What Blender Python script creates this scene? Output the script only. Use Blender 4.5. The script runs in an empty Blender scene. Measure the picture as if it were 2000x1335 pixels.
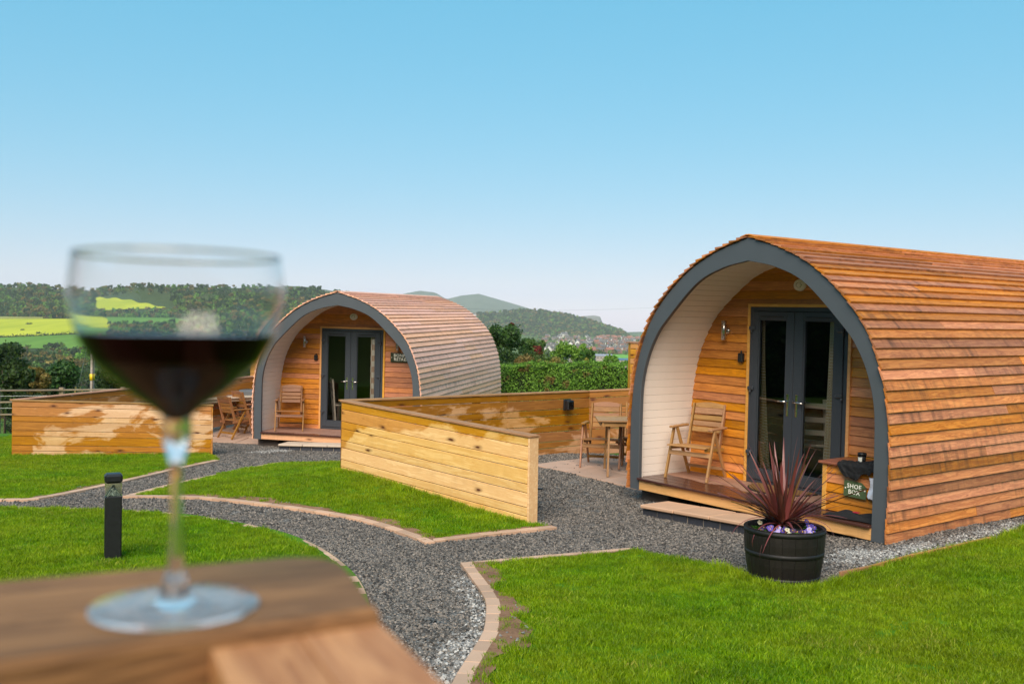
import bpy, bmesh, math, random
import numpy as np
from mathutils import Matrix, Vector, geometry
from math import sin, cos, pi, radians, hypot, atan2, sqrt, exp
SC = bpy.context.scene
COL = SC.collection
RND = random.Random(7)

# ------------------------------------------------------------------ camera
EZ = 2.07                       # eye height above the gravel by the nearer pod
FPX, TH, RO = 1944.4, 0.012908, 0.015318
def ray(X, Y):
    x, y = X - 1000.0, Y - 667.5
    a = (x*cos(RO) + y*sin(RO))/FPX
    b = -(-x*sin(RO) + y*cos(RO))/FPX
    return Vector((a, cos(TH) + b*sin(TH), -sin(TH) + b*cos(TH)))
def at_depth(X, Y, d):          # point on the sight line whose world y is d
    r = ray(X, Y); t = d/r.y
    return Vector((r.x*t, d, EZ + r.z*t))

cam_d = bpy.data.cameras.new('camera')
cam_d.lens = 35.0; cam_d.sensor_width = 36.0; cam_d.sensor_fit = 'HORIZONTAL'
cam_d.clip_start = 0.02; cam_d.clip_end = 40000
cam_d.dof.use_dof = True; cam_d.dof.focus_distance = 10.5; cam_d.dof.aperture_fstop = 7.0
cam = bpy.data.objects.new('camera', cam_d); COL.objects.link(cam)
F_ = Vector((0, cos(TH), -sin(TH))); U_ = Vector((0, sin(TH), cos(TH))); R_ = Vector((1, 0, 0))
cr = R_*cos(RO) + U_*sin(RO); cu = -R_*sin(RO) + U_*cos(RO)
M = Matrix((cr, cu, -F_)).transposed().to_4x4(); M.translation = (0, 0, EZ)
cam.matrix_world = M
SC.camera = cam

# ------------------------------------------------------------------ sky, sun, exposure
SUN_AZ, SUN_EL = radians(190), radians(41)     # azimuth clockwise from +Y: behind the camera, its light spread by thin cloud
w = bpy.data.worlds.new('World'); SC.world = w; w.use_nodes = True
nt = w.node_tree; nt.nodes.clear()
sky = nt.nodes.new('ShaderNodeTexSky'); sky.sky_type = 'NISHITA'; sky.sun_disc = False
sky.sun_elevation = SUN_EL; sky.sun_rotation = SUN_AZ
sky.altitude = 60; sky.air_density = 1.0; sky.dust_density = 0.6; sky.ozone_density = 6.0
gm = nt.nodes.new('ShaderNodeGamma'); gm.inputs['Gamma'].default_value = 0.26          # the photograph's flat, evenly bright sky, alike in all directions
ml = nt.nodes.new('ShaderNodeVectorMath'); ml.operation = 'MULTIPLY'; ml.inputs[1].default_value = (3.96, 3.68, 3.88)
hs = nt.nodes.new('ShaderNodeHueSaturation'); hs.inputs['Saturation'].default_value = 2.9; hs.inputs['Hue'].default_value = 0.447
bg = nt.nodes.new('ShaderNodeBackground'); bg.inputs['Strength'].default_value = 0.14
wo = nt.nodes.new('ShaderNodeOutputWorld')
nt.links.new(sky.outputs[0], gm.inputs[0]); nt.links.new(gm.outputs[0], ml.inputs[0]); nt.links.new(ml.outputs[0], hs.inputs['Color']); nt.links.new(hs.outputs[0], bg.inputs[0]); nt.links.new(bg.outputs[0], wo.inputs[0])
sl = bpy.data.lights.new('sun', 'SUN'); sl.energy = 4.8; sl.angle = radians(44); sl.color = (1.0, 0.87, 0.71)
so = bpy.data.objects.new('sun', sl); COL.objects.link(so)
sd = Vector((sin(SUN_AZ)*cos(SUN_EL), cos(SUN_AZ)*cos(SUN_EL), sin(SUN_EL)))
so.rotation_euler = sd.to_track_quat('Z', 'Y').to_euler(); so.location = (-8, -8, 14)
SC.view_settings.view_transform = 'Standard'; SC.view_settings.look = 'None'
SC.view_settings.exposure = 0.0; SC.view_settings.gamma = 1.0
SC.view_settings.use_curve_mapping = False
cy = SC.cycles
cy.max_bounces = 10; cy.diffuse_bounces = 3; cy.glossy_bounces = 3; cy.transmission_bounces = 10
cy.transparent_max_bounces = 12; cy.volume_bounces = 2; cy.sample_clamp_indirect = 6.0
cy.blur_glossy = 0.3

# ------------------------------------------------------------------ helpers
def lin(c):
    if isinstance(c, str):
        c = c.lstrip('#'); c = [int(c[i:i+2], 16)/255 for i in (0, 2, 4)]
    return tuple((x/12.92 if x <= .04045 else ((x+.055)/1.055)**2.4) for x in c)
def lin4(c): return lin(c) + (1.0,)

class MB:
    """collects geometry for ONE mesh"""
    def __init__(s): s.v = []; s.f = []; s.m = []; s.sm = []
    def add(s, vs, fs, mi=0, M=None, smooth=False):
        o = len(s.v)
        s.v += [tuple(M @ Vector(p)) for p in vs] if M is not None else [tuple(p) for p in vs]
        s.f += [tuple(i+o for i in f) for f in fs]; s.m += [mi]*len(fs); s.sm += [smooth]*len(fs)
        return s
    def box(s, x0, x1, y0, y1, z0, z1, mi=0, M=None, b=0.0):
        if b <= 0:
            vs = [(x0,y0,z0),(x1,y0,z0),(x1,y1,z0),(x0,y1,z0),(x0,y0,z1),(x1,y0,z1),(x1,y1,z1),(x0,y1,z1)]
            fs = [(3,2,1,0),(4,5,6,7),(0,1,5,4),(1,2,6,5),(2,3,7,6),(3,0,4,7)]
            return s.add(vs, fs, mi, M)
        b = min(b, .45*(x1-x0), .45*(y1-y0), .45*(z1-z0))
        bm = bmesh.new(); bmesh.ops.create_cube(bm, size=1)
        for v in bm.verts:
            v.co = ((x0+x1)/2 + v.co.x*(x1-x0), (y0+y1)/2 + v.co.y*(y1-y0), (z0+z1)/2 + v.co.z*(z1-z0))
        bmesh.ops.bevel(bm, geom=bm.edges[:], offset=b, segments=1, affect='EDGES', profile=.5)
        bm.verts.index_update()
        s.add([v.co[:] for v in bm.verts], [[v.index for v in f.verts] for f in bm.faces], mi, M); bm.free(); return s
    def prism(s, poly, z0, z1, mi=0, M=None):        # poly counter-clockwise in xy, extruded in z
        n = len(poly)
        vs = [(p[0], p[1], z0) for p in poly] + [(p[0], p[1], z1) for p in poly]
        fs = [tuple(range(n-1, -1, -1)), tuple(range(n, 2*n))] + [(i, (i+1) % n, n+(i+1) % n, n+i) for i in range(n)]
        return s.add(vs, fs, mi, M)
    def tube(s, pts, r, n=10, mi=0, cap=True, smooth=True, M=None):
        pts = [Vector(p) for p in pts]; rs = r if isinstance(r, (list, tuple)) else [r]*len(pts)
        vs = []; fs = []; up = None
        for i, p in enumerate(pts):
            t = (pts[min(i+1, len(pts)-1)] - pts[max(i-1, 0)]).normalized()
            if up is None: up = Vector((0, 0, 1)) if abs(t.z) < .9 else Vector((1, 0, 0))
            a = t.cross(up).normalized(); bb = a.cross(t).normalized(); up = bb
            for k in range(n):
                an = 2*pi*k/n; vs.append(tuple(p + (a*cos(an) + bb*sin(an))*rs[i]))
        for i in range(len(pts)-1):
            for k in range(n):
                fs.append((i*n+k, (i+1)*n+k, (i+1)*n+(k+1) % n, i*n+(k+1) % n))
        s.add(vs, fs, mi, M, smooth)
        if cap:
            o = len(s.v)-len(vs)
            s.f += [tuple(o+k for k in range(n)), tuple(o+(len(pts)-1)*n+k for k in range(n-1, -1, -1))]
            s.m += [mi, mi]; s.sm += [False, False]
        return s
    def lathe(s, prof, n=32, mi=0, smooth=True, M=None):   # profile (r,z), closed on axis if r==0
        vs = []; fs = []
        for r, z in prof:
            for k in range(n):
                an = 2*pi*k/n; vs.append((r*cos(an), r*sin(an), z))
        for i in range(len(prof)-1):
            for k in range(n):
                q = [i*n+k, i*n+(k+1) % n, (i+1)*n+(k+1) % n, (i+1)*n+k]
                if prof[i][0] < 1e-7: q = [q[0], q[2], q[3]]
                elif prof[i+1][0] < 1e-7: q = [q[0], q[1], q[2]]
                fs.append(tuple(q))
        return s.add(vs, fs, mi, M, smooth)
    def mesh(s, name, mats):
        me = bpy.data.meshes.new(name)
        me.from_pydata(s.v, [], s.f)
        for m in (mats if isinstance(mats, (list, tuple)) else [mats]): me.materials.append(m)
        me.polygons.foreach_set('material_index', s.m)
        me.polygons.foreach_set('use_smooth', s.sm)
        me.update(); return me
    def build(s, name, mats, parent=None, M=None):
        return link(name, s.mesh(name, mats), parent, M)

def link(name, data, parent=None, M=None):
    o = bpy.data.objects.new(name, data); COL.objects.link(o)
    if parent is not None: o.parent = parent
    if M is not None: o.matrix_basis = M
    return o
def tag(o, label=None, cat=None, group=None, kind=None):
    if label: o['label'] = label
    if cat: o['category'] = cat
    if group: o['group'] = group
    if kind: o['kind'] = kind
    return o
def thing(name, label, cat, M=None, group=None):
    o = bpy.data.objects.new(name, None); COL.objects.link(o); o.empty_display_size = .1
    if M is not None: o.matrix_basis = M
    return tag(o, label, cat, group)
def struct(name, M=None):
    o = bpy.data.objects.new(name, None); COL.objects.link(o)
    if M is not None: o.matrix_basis = M
    o['kind'] = 'structure'; return o
def dup(o, parent=None):
    c = o.copy(); COL.objects.link(c)
    if parent is not None: c.parent = parent
    for ch in o.children: dup(ch, c)
    return c
def T(x, y, z=0): return Matrix.Translation((x, y, z))
def RZ(a): return Matrix.Rotation(a, 4, 'Z')
def RX(a): return Matrix.Rotation(a, 4, 'X')
def RY(a): return Matrix.Rotation(a, 4, 'Y')
def frame(X, Y, Z, o):
    m = Matrix((X, Y, Z)).transposed().to_4x4(); m.translation = o; return m
def beamM(a, b, up=(0, 0, 1)):      # local x from a to b
    a, b = Vector(a), Vector(b); X = (b-a).normalized(); Z = Vector(up); Y = Z.cross(X)
    if Y.length < 1e-4: Y = Vector((0, 1, 0))
    Y.normalize(); Z = X.cross(Y); return frame(X, Y, Z, a), (b-a).length
_cache = {}
def boxmesh(name, L, Wd, Tk, mat, b=.003):           # shared chamfered bar, x along its length, centred in y and z
    k = (name, round(L, 3), round(Wd, 3), round(Tk, 3), mat.name, b)
    if k not in _cache: _cache[k] = MB().box(0, L, -Wd/2, Wd/2, -Tk/2, Tk/2, b=b).mesh(name, mat)
    return _cache[k]
def bar(name, a, b, Wd, Tk, mat, parent=None, up=(0, 0, 1), bev=.003):
    m, L = beamM(a, b, up); return link(name, boxmesh(name, L, Wd, Tk, mat, bev), parent, m)
def smoothstep(a, b, x):
    t = min(1, max(0, (x-a)/(b-a))); return t*t*(3-2*t)
def catmull(P, n=12):
    P = [Vector(p) for p in P]; out = []
    Q = [2*P[0]-P[1]] + P + [2*P[-1]-P[-2]]
    for i in range(1, len(Q)-2):
        for k in range(n):
            t = k/n
            out.append(.5*((2*Q[i]) + (Q[i+1]-Q[i-1])*t + (2*Q[i-1]-5*Q[i]+4*Q[i+1]-Q[i+2])*t*t + (3*Q[i]-Q[i-1]-3*Q[i+1]+Q[i+2])*t**3))
    out.append(P[-1]); return out
class Path:                        # arc-length parametrised polyline
    def __init__(s, pts):
        s.p = [Vector(p) for p in pts]; s.d = [0]
        for i in range(1, len(s.p)): s.d.append(s.d[-1] + (s.p[i]-s.p[i-1]).length)
        s.L = s.d[-1]
    def at(s, q):
        q = min(max(q, 0), s.L)
        for i in range(1, len(s.d)):
            if q <= s.d[i] or i == len(s.d)-1:
                t = (q-s.d[i-1])/max(1e-9, s.d[i]-s.d[i-1]); return s.p[i-1].lerp(s.p[i], t)

# ------------------------------------------------------------------ node materials
class N:
    def __init__(s, name):
        s.mat = bpy.data.materials.new(name); s.mat.use_nodes = True
        s.t = s.mat.node_tree; s.t.nodes.clear()
        s.out = s.new('ShaderNodeOutputMaterial'); s.b = s.new('ShaderNodeBsdfPrincipled')
        s.link(s.b.outputs[0], s.out.inputs[0])
    def new(s, ty, **kw):
        n = s.t.nodes.new(ty)
        for k, v in kw.items(): setattr(n, k, v)
        return n
    def link(s, a, b): s.t.links.new(a, b)
    def put(s, sock, v):
        if hasattr(v, 'is_linked') or isinstance(v, bpy.types.NodeSocket): s.link(v, sock)
        else: sock.default_value = v
    def math(s, op, a, b=0.0, c=0.0, clamp=False):
        n = s.new('ShaderNodeMath', operation=op, use_clamp=clamp)
        s.put(n.inputs[0], a); s.put(n.inputs[1], b); s.put(n.inputs[2], c); return n.outputs[0]
    def vec(s, op, a, b):
        n = s.new('ShaderNodeVectorMath', operation=op); s.put(n.inputs[0], a); s.put(n.inputs[1], b); return n.outputs[0]
    def noise(s, v, scale, detail=3, rough=.5, dist=0.0, out=0):
        n = s.new('ShaderNodeTexNoise'); s.link(v, n.inputs['Vector'])
        n.inputs['Scale'].default_value = scale; n.inputs['Detail'].default_value = detail
        n.inputs['Roughness'].default_value = rough; n.inputs['Distortion'].default_value = dist
        return n.outputs[out]
    def voro(s, v, scale, feature='F1', dim='3D'):
        n = s.new('ShaderNodeTexVoronoi', feature=feature, voronoi_dimensions=dim); s.link(v, n.inputs['Vector']); n.inputs['Scale'].default_value = scale
        return n
    def ramp(s, f, stops, interp='LINEAR'):
        n = s.new('ShaderNodeValToRGB'); s.link(f, n.inputs[0]); e = n.color_ramp.elements; n.color_ramp.interpolation = interp
        while len(e) < len(stops): e.new(.5)
        for el, (p, c) in zip(e, stops):
            el.position = p; el.color = (c, c, c, 1) if isinstance(c, (int, float)) else (tuple(c)+(1,))[:4]
        return n.outputs[0]
    def mix(s, f, a, b, mode='MIX'):
        n = s.new('ShaderNodeMix', data_type='RGBA', blend_type=mode)
        s.put(n.inputs[0], f)
        for i, v in ((6, a), (7, b)):
            if isinstance(v, tuple): v = (v+(1,))[:4]
            s.put(n.inputs[i], v)
        return n.outputs[2]
    def hsv(s, c, h=.5, sat=1.0, v=1.0):
        n = s.new('ShaderNodeHueSaturation'); s.put(n.inputs['Hue'], h); s.put(n.inputs['Saturation'], sat); s.put(n.inputs['Value'], v); s.link(c, n.inputs['Color']); return n.outputs[0]
    def coords(s, obj=None, which='Object'):
        n = s.new('ShaderNodeTexCoord')
        if obj is not None: n.object = obj
        return n.outputs[which]
    def pos(s): return s.new('ShaderNodeNewGeometry').outputs['Position']
    def rnd(s): return s.new('ShaderNodeObjectInfo').outputs['Random']
    def island(s): return s.new('ShaderNodeNewGeometry').outputs['Random Per Island']
    def bump(s, h, strength=.3, dist=.005):
        n = s.new('ShaderNodeBump'); n.inputs['Strength'].default_value = strength; n.inputs['Distance'].default_value = dist
        s.link(h, n.inputs['Height']); s.link(n.outputs[0], s.b.inputs['Normal'])
    def set(s, color=None, rough=None, metal=None, spec=None):
        if color is not None:
            if isinstance(color, tuple): color = (color+(1,))[:4]
            s.put(s.b.inputs['Base Color'], color)
        if rough is not None: s.put(s.b.inputs['Roughness'], rough)
        if metal is not None: s.put(s.b.inputs['Metallic'], metal)
        if spec is not None: s.put(s.b.inputs['Specular IOR Level'], spec)
        return s.mat

def paint(name, c, rough=.5, metal=0.0, var=.12, bump=.05, scale=18, spec=.5):
    n = N(name); co = n.coords()
    f = n.noise(co, scale, 4, .6)
    v = n.math('MULTIPLY_ADD', f, var*2, 1-var)
    base = n.new('ShaderNodeRGB'); base.outputs[0].default_value = lin4(c) if isinstance(c, str) else tuple(c)+(1,)
    col = n.hsv(base.outputs[0], v=v)
    r = n.math('MULTIPLY_ADD', n.noise(co, scale*2.3, 3), .25, rough-.12, clamp=True)
    n.set(col, r, metal, spec)
    if bump: n.bump(f, bump, .003)
    return n.mat

def wood(name, light, dark, rough=.55, gs=1.0, vary=.22, knots=0.0, streak=0.0, streak_col=(.05,.025,.012), hue=.012, wet=None, bump=.25, band=.6, grey=0.0, spec=.4):
    """long-grain timber, local X along the board. wet=(root object, wet colour pair, noise threshold, height gain, zero height)"""
    n = N(name); r = n.rnd()
    off = n.new('ShaderNodeCombineXYZ')
    n.link(n.math('MULTIPLY', r, 91.0), off.inputs[0]); n.link(n.math('MULTIPLY', r, 37.0), off.inputs[1]); n.link(n.math('MULTIPLY', r, 53.0), off.inputs[2])
    co = n.vec('ADD', n.coords(), off.outputs[0])
    a = n.vec('MULTIPLY', co, (.75*gs, 9*gs, 9*gs)); n1 = n.noise(a, 2.6, 4, .6, .9)
    wv = n.math('FRACT', n.math('MULTIPLY', n1, 5.0)); ring = n.math('ABSOLUTE', n.math('SUBTRACT', wv, .5))    # growth rings
    fine = n.noise(n.vec('MULTIPLY', co, (2.2*gs, 75*gs, 75*gs)), 2.0, 3, .6)
    f = n.math('ADD', n.math('MULTIPLY', ring, band), n.math('ADD', n.math('MULTIPLY', n1, .9-band*.6), n.math('MULTIPLY', fine, .35)))
    L, D = lin(light) if isinstance(light, str) else light, lin(dark) if isinstance(dark, str) else dark
    col = n.ramp(f, [(.28, D), (.75, L)])
    if wet:
        root, wl, wd, thr, gain, z0, scl = wet
        rc = n.coords(root)
        sep = n.new('ShaderNodeSeparateXYZ'); n.link(rc, sep.inputs[0])
        m = n.noise(n.vec('MULTIPLY', n.vec('ADD', rc, off.outputs[0]) if scl < 0 else rc, (abs(scl), abs(scl), abs(scl)*2.4)), 1.0, 5, .62, .4)
        m = n.math('ADD', m, n.math('MULTIPLY', n.math('SUBTRACT', sep.outputs[2], z0), gain))
        m = n.math('ADD', m, n.math('MULTIPLY', n.math('MAXIMUM', n.math('SUBTRACT', .34, sep.outputs[0]), 0.0), 1.1))     # damp creeps in from the corner post
        m = n.math('MULTIPLY', n.math('SUBTRACT', m, thr), 22.0, clamp=True)
        wc = n.ramp(f, [(.28, lin(wd)), (.75, lin(wl))])
        col = n.mix(m, col, wc); rough = n.math('MULTIPLY_ADD', m, -.12, rough)
    if knots > 0:
        kv = n.vec('MULTIPLY', co, (2.3, 6.5, .4)); kn = n.voro(n.vec('ADD', kv, n.vec('MULTIPLY', n.noise(kv, 2, 2, out=1), (.25,.25,.25))), 1.0, dim='2D')
        d = kn.outputs['Distance']
        sc = n.new('ShaderNodeSeparateColor'); n.link(kn.outputs['Color'], sc.inputs[0])
        sel = n.math('LESS_THAN', sc.outputs[0], knots)
        k = n.math('MULTIPLY', n.ramp(d, [(.05, 1.0), (.10, .5), (.22, 0.0)]), sel)
        col = n.mix(k, col, lin('#5b2f12'))
    if streak > 0:
        sm = n.noise(n.vec('MULTIPLY', co, (11, 1.2, 1.2)), 1.0, 4, .6); sb = n.noise(n.vec('MULTIPLY', co, (.7, 3, 3)), 1.0, 2)
        s_ = n.math('MULTIPLY', n.ramp(sm, [(.45, 0.0), (.68, 1.0)]), n.ramp(sb, [(.42, 0.0), (.62, 1.0)]))
        col = n.mix(n.math('MULTIPLY', s_, streak), col, streak_col)
    r2 = n.math('FRACT', n.math('MULTIPLY', r, 7.31))
    col = n.hsv(col, n.math('MULTIPLY_ADD', r2, hue*2, .5-hue), n.math('MULTIPLY_ADD', r2, .2, .9-grey), n.math('MULTIPLY_ADD', r, vary*2, 1-vary))
    n.set(col, rough, spec=spec)
    n.bump(f, bump, .004); return n.mat

def foliage(name, c_lo, c_hi, var=.5, pscale=.6, rough=.55, trans=.3, accent=None, acc_share=.06):
    n = N(name)
    f = n.math('ADD', n.math('MULTIPLY', n.island(), var), n.math('MULTIPLY', n.noise(n.pos(), pscale, 3), 1-var))
    col = n.ramp(f, [(.2, lin(c_lo)), (.75, lin(c_hi))])
    col = n.hsv(col, n.math('MULTIPLY_ADD', n.rnd(), .03, .485), 1.0, n.math('MULTIPLY_ADD', n.rnd(), .4, .8))
    if accent:
        a = n.ramp(n.noise(n.pos(), pscale*1.7, 1), [(.70-acc_share, 0.0), (.74-acc_share*.5, 1.0)])
        col = n.mix(a, col, lin(accent))
    n.set(col, rough, spec=.35)
    tr = n.new('ShaderNodeBsdfTranslucent'); n.link(col, tr.inputs[0])
    mx = n.new('ShaderNodeMixShader'); mx.inputs[0].default_value = trans
    n.link(n.b.outputs[0], mx.inputs[1]); n.link(tr.outputs[0], mx.inputs[2]); n.link(mx.outputs[0], n.out.inputs[0])
    return n.mat

# ------------------------------------------------------------------ the lie of the land
BUMPS = [(.9, 15.2, .33, 2.0), (-2.1, 12.9, .22, 1.5), (-5.8, 22.6, .42, 1.1), (5.4, 9.4, .17, 1.6), (-.3, 10.4, -.02, 1.0)]
def g(x, y):
    z = -(1.70 + .0355*y)
    for bx, by, h, s in BUMPS: z += h*exp(-((x-bx)**2 + (y-by)**2)/(2*s*s))
    return EZ + z
LEFT_Z = [(26, -2.7), (32, -4.2), (40, -6.2), (70, -10), (110, -13.5), (200, -20), (350, -26), (650, -26), (900, -26), (9000, -30)]
RIGHT_Z = [(26, -2.6), (32, -4.0), (40, -6.0), (80, -12), (200, -27), (600, -35), (900, -33), (1100, -30), (1300, -29.5), (2600, -17), (3200, -14), (5000, -16), (9000, -50)]
def lerp_t(tab, r):
    for (a, za), (b, zb) in zip(tab, tab[1:]):
        if r <= b: return za + (zb-za)*max(0, (r-a))/(b-a)
    return tab[-1][1]
def land(x, y):
    r = hypot(x, y)
    fwd = smoothstep(-.1, .55, y/max(r, 1e-6))         # the hillside falls away in front only
    az = atan2(x, y)
    far = lerp_t(LEFT_Z, r)*(1-smoothstep(-.2, -.05, az)) + lerp_t(RIGHT_Z, r)*smoothstep(-.2, -.05, az)
    near = g(x, y) - EZ
    if y < 4.6: near = near + smoothstep(4.6, 1.7, y)*((-.90) - near)   # grass bank up to the terrace the table stands on
    back = -.9 + .06*min(r, 400)*(1-fwd)
    k = smoothstep(21, 30, r)
    return EZ + near*(1-k) + k*(far*fwd + back*(1-fwd))
def ground_px(X, Y, h=0.0, f=g):   # where the sight line through a pixel meets the ground
    r = ray(X, Y); lo = .5; hi = 400.0; t = lo; p = None
    while t < hi:
        P = r*t
        if EZ + P.z < f(P.x, P.y) + h: break
        lo = t; t += .1
    a, b = lo, t
    for _ in range(30):
        m = (a+b)/2; P = r*m
        if EZ + P.z < f(P.x, P.y) + h: b = m
        else: a = m
    P = r*b; return Vector((P.x, P.y, EZ + P.z))
def gp(pts): return [ground_px(X, Y) for X, Y in pts]

def inside(px, py, poly):
    px = np.asarray(px); py = np.asarray(py); c = np.zeros(px.shape, bool); n = len(poly); j = n-1
    for i in range(n):
        xi, yi = poly[i][0], poly[i][1]; xj, yj = poly[j][0], poly[j][1]
        if yi != yj:
            c ^= ((yi > py) != (yj > py)) & (px < (xj-xi)*(py-yi)/(yj-yi)+xi)
        j = i
    return c
def sheet(name, poly, lift, mat, step=.35, zf=g):     # a filled polygon draped on the land
    P = [Vector((p[0], p[1])) for p in poly]; Q = []
    for i in range(len(P)):
        a, b = P[i], P[(i+1) % len(P)]; k = max(1, int((b-a).length/step))
        Q += [a.lerp(b, j/k) for j in range(k)]
    n = len(Q); xs = [q.x for q in Q]; ys = [q.y for q in Q]
    gx, gy = np.meshgrid(np.arange(min(xs), max(xs), step), np.arange(min(ys), max(ys), step))
    gx = gx.ravel(); gy = gy.ravel(); k = inside(gx, gy, [(q.x, q.y) for q in Q])
    pts = Q + [Vector((float(a), float(b))) for a, b in zip(gx[k], gy[k])]
    v, e, f, *_ = geometry.delaunay_2d_cdt(pts, [(i, (i+1) % n) for i in range(n)], [list(range(n))], 1, 1e-4)
    m = MB(); m.v = [(p.x, p.y, zf(p.x, p.y)+lift) for p in v]; m.f = [tuple(q) for q in f]
    m.m = [0]*len(f); m.sm = [True]*len(f)
    o = m.build(name, mat); o['kind'] = 'structure'; return o

def scatter(name, pts, rots, scl, sources, kind='stuff', seed=1):
    """instances of a few small meshes on given points: only for what nobody could count"""
    pts = np.asarray(pts, np.float32); n = len(pts)
    me = bpy.data.meshes.new(name); me.vertices.add(n); me.vertices.foreach_set('co', pts.ravel())
    a = me.attributes.new('rot', 'FLOAT_VECTOR', 'POINT'); a.data.foreach_set('vector', np.asarray(rots, np.float32).ravel())
    a = me.attributes.new('scl', 'FLOAT', 'POINT'); a.data.foreach_set('value', np.asarray(scl, np.float32))
    rs = np.random.RandomState(seed); a = me.attributes.new('pick', 'INT', 'POINT'); a.data.foreach_set('value', rs.randint(0, len(sources), n).astype(np.int32))
    o = link(name, me); o['kind'] = kind
    c = bpy.data.collections.new(name+'_pieces')
    for i, s in enumerate(sources): c.objects.link(bpy.data.objects.new('%s_piece_%02d' % (name, i), s))
    ng = bpy.data.node_groups.new(name, 'GeometryNodeTree')
    ng.interface.new_socket('Geometry', in_out='INPUT', socket_type='NodeSocketGeometry')
    ng.interface.new_socket('Geometry', in_out='OUTPUT', socket_type='NodeSocketGeometry')
    gi = ng.nodes.new('NodeGroupInput'); go = ng.nodes.new('NodeGroupOutput'); ip = ng.nodes.new('GeometryNodeInstanceOnPoints')
    ci = ng.nodes.new('GeometryNodeCollectionInfo'); ci.inputs['Collection'].default_value = c
    ci.inputs['Separate Children'].default_value = True; ci.inputs['Reset Children'].default_value = True
    def attr(nm, ty):
        q = ng.nodes.new('GeometryNodeInputNamedAttribute'); q.data_type = ty; q.inputs[0].default_value = nm
        return [s_ for s_ in q.outputs if s_.enabled and s_.name == 'Attribute'][0]
    ng.links.new(gi.outputs[0], ip.inputs['Points']); ng.links.new(ci.outputs[0], ip.inputs['Instance'])
    ip.inputs['Pick Instance'].default_value = True
    ng.links.new(attr('pick', 'INT'), ip.inputs['Instance Index'])
    e2r = ng.nodes.new('FunctionNodeEulerToRotation'); ng.links.new(attr('rot', 'FLOAT_VECTOR'), e2r.inputs[0])
    ng.links.new(e2r.outputs[0], ip.inputs['Rotation']); ng.links.new(attr('scl', 'FLOAT'), ip.inputs['Scale'])
    ng.links.new(ip.outputs[0], go.inputs[0])
    md = o.modifiers.new('scatter', 'NODES'); md.node_group = ng
    return o
# ------------------------------------------------------------------ materials
M_CEDAR = wood('cedar_cladding', '#d28a4e', '#964e24', .55, streak=.6, vary=.34, hue=.005)
M_CEDAR_L = wood('weathered_cedar_cladding', '#f8c0a2', '#dba286', .6, streak=.35, vary=.12, hue=.006, spec=.15)
M_CEDAR_W = wood('cedar_front_wall', '#d68a3c', '#a05c22', .45, streak=.15, vary=.24, hue=.008)
M_CEDAR_W2 = wood('cedar_front_wall_left', '#cc803a', '#8f4e22', .45, streak=.18, vary=.24, hue=.008)
M_TRIM = wood('larch_trim', '#e2a660', '#cb8c48', .5, vary=.06)
M_FASCIA = wood('larch_fascia', '#ecb381', '#d29c68', .5, vary=.05, knots=.2, streak=.15)
M_CHAIR = wood('acacia_chair', '#b98f5c', '#8a6238', .5, vary=.14, gs=1.6)
M_CHAIR_D = wood('worn_acacia_chair', '#a3713f', '#6d4322', .5, vary=.16, gs=1.6)
M_TTOP = wood('foreground_top', '#9c6f50', '#4c2f20', .75, vary=.05, gs=2.6)
M_TPLANK = wood('foreground_plank', '#cd9068', '#935638', .6, vary=.05, gs=2.0, streak=.2)
M_RAILW = wood('weathered_rail', '#9c8a74', '#6b5a48', .7, vary=.12)
M_POLE = wood('grey_pole_timber', '#a79d90', '#6e6459', .8, vary=.03)
M_CAP = wood('fence_cap', '#b98a5e', '#8a5c38', .75, vary=.10)
M_GREY = paint('anthracite_paint', '#50565b', .45, var=.10, scale=3)
M_PVC = paint('anthracite_pvc', '#3d4249', .33, var=.04, bump=0)
M_WHITE = paint('cream_lining_paint', '#f1e7dc', .45, var=.05, scale=6, bump=.1)
M_BLACK = paint('black_plastic', '#1b1c1e', .45, var=.12)
M_BLKBRD = paint('black_skid', '#0d0d0e', .6)
M_STEEL = paint('brushed_steel', '#b9b4ac', .28, 1.0, var=.08, bump=0)
M_CHROME = paint('polished_handle', '#d9d7d2', .12, 1.0, var=.03, bump=0)
M_OFFW = paint('off_white_plastic', '#e6dccd', .45, var=.04)
M_DARKIN = paint('dark_interior', '#4d4238', .8, var=.2)
M_PALEIN = paint('interior_chair_paint', '#d9cdb6', .5)
M_SIGN = paint('green_sign', '#4e6040', .4, var=.06, bump=.02)
M_SIGN_D = paint('dark_green_sign', '#30381f', .4, var=.06, bump=.02)
M_LETTER = paint('cream_lettering', '#f4f2e2', .5, var=.0, bump=0)
M_MEMB = paint('dark_membrane', '#15120f', .9)
M_BRICK = paint('blue_brick', '#3b3d45', .5, var=.35, scale=30, bump=.2)
M_MORT = paint('mortar', '#b3a48f', .9, var=.15, scale=40)
M_SOIL_P = paint('planter_soil', '#2a1e15', .95, var=.4, scale=60, bump=.6)
M_RUBBER = paint('rubber_edge', '#1d1c1b', .7)
M_BARREL = wood('black_barrel_stave', '#221d1a', '#12100e', .55, vary=.15)
M_HOOP = paint('black_hoop', '#161514', .6, 0.0, var=.2)

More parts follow.
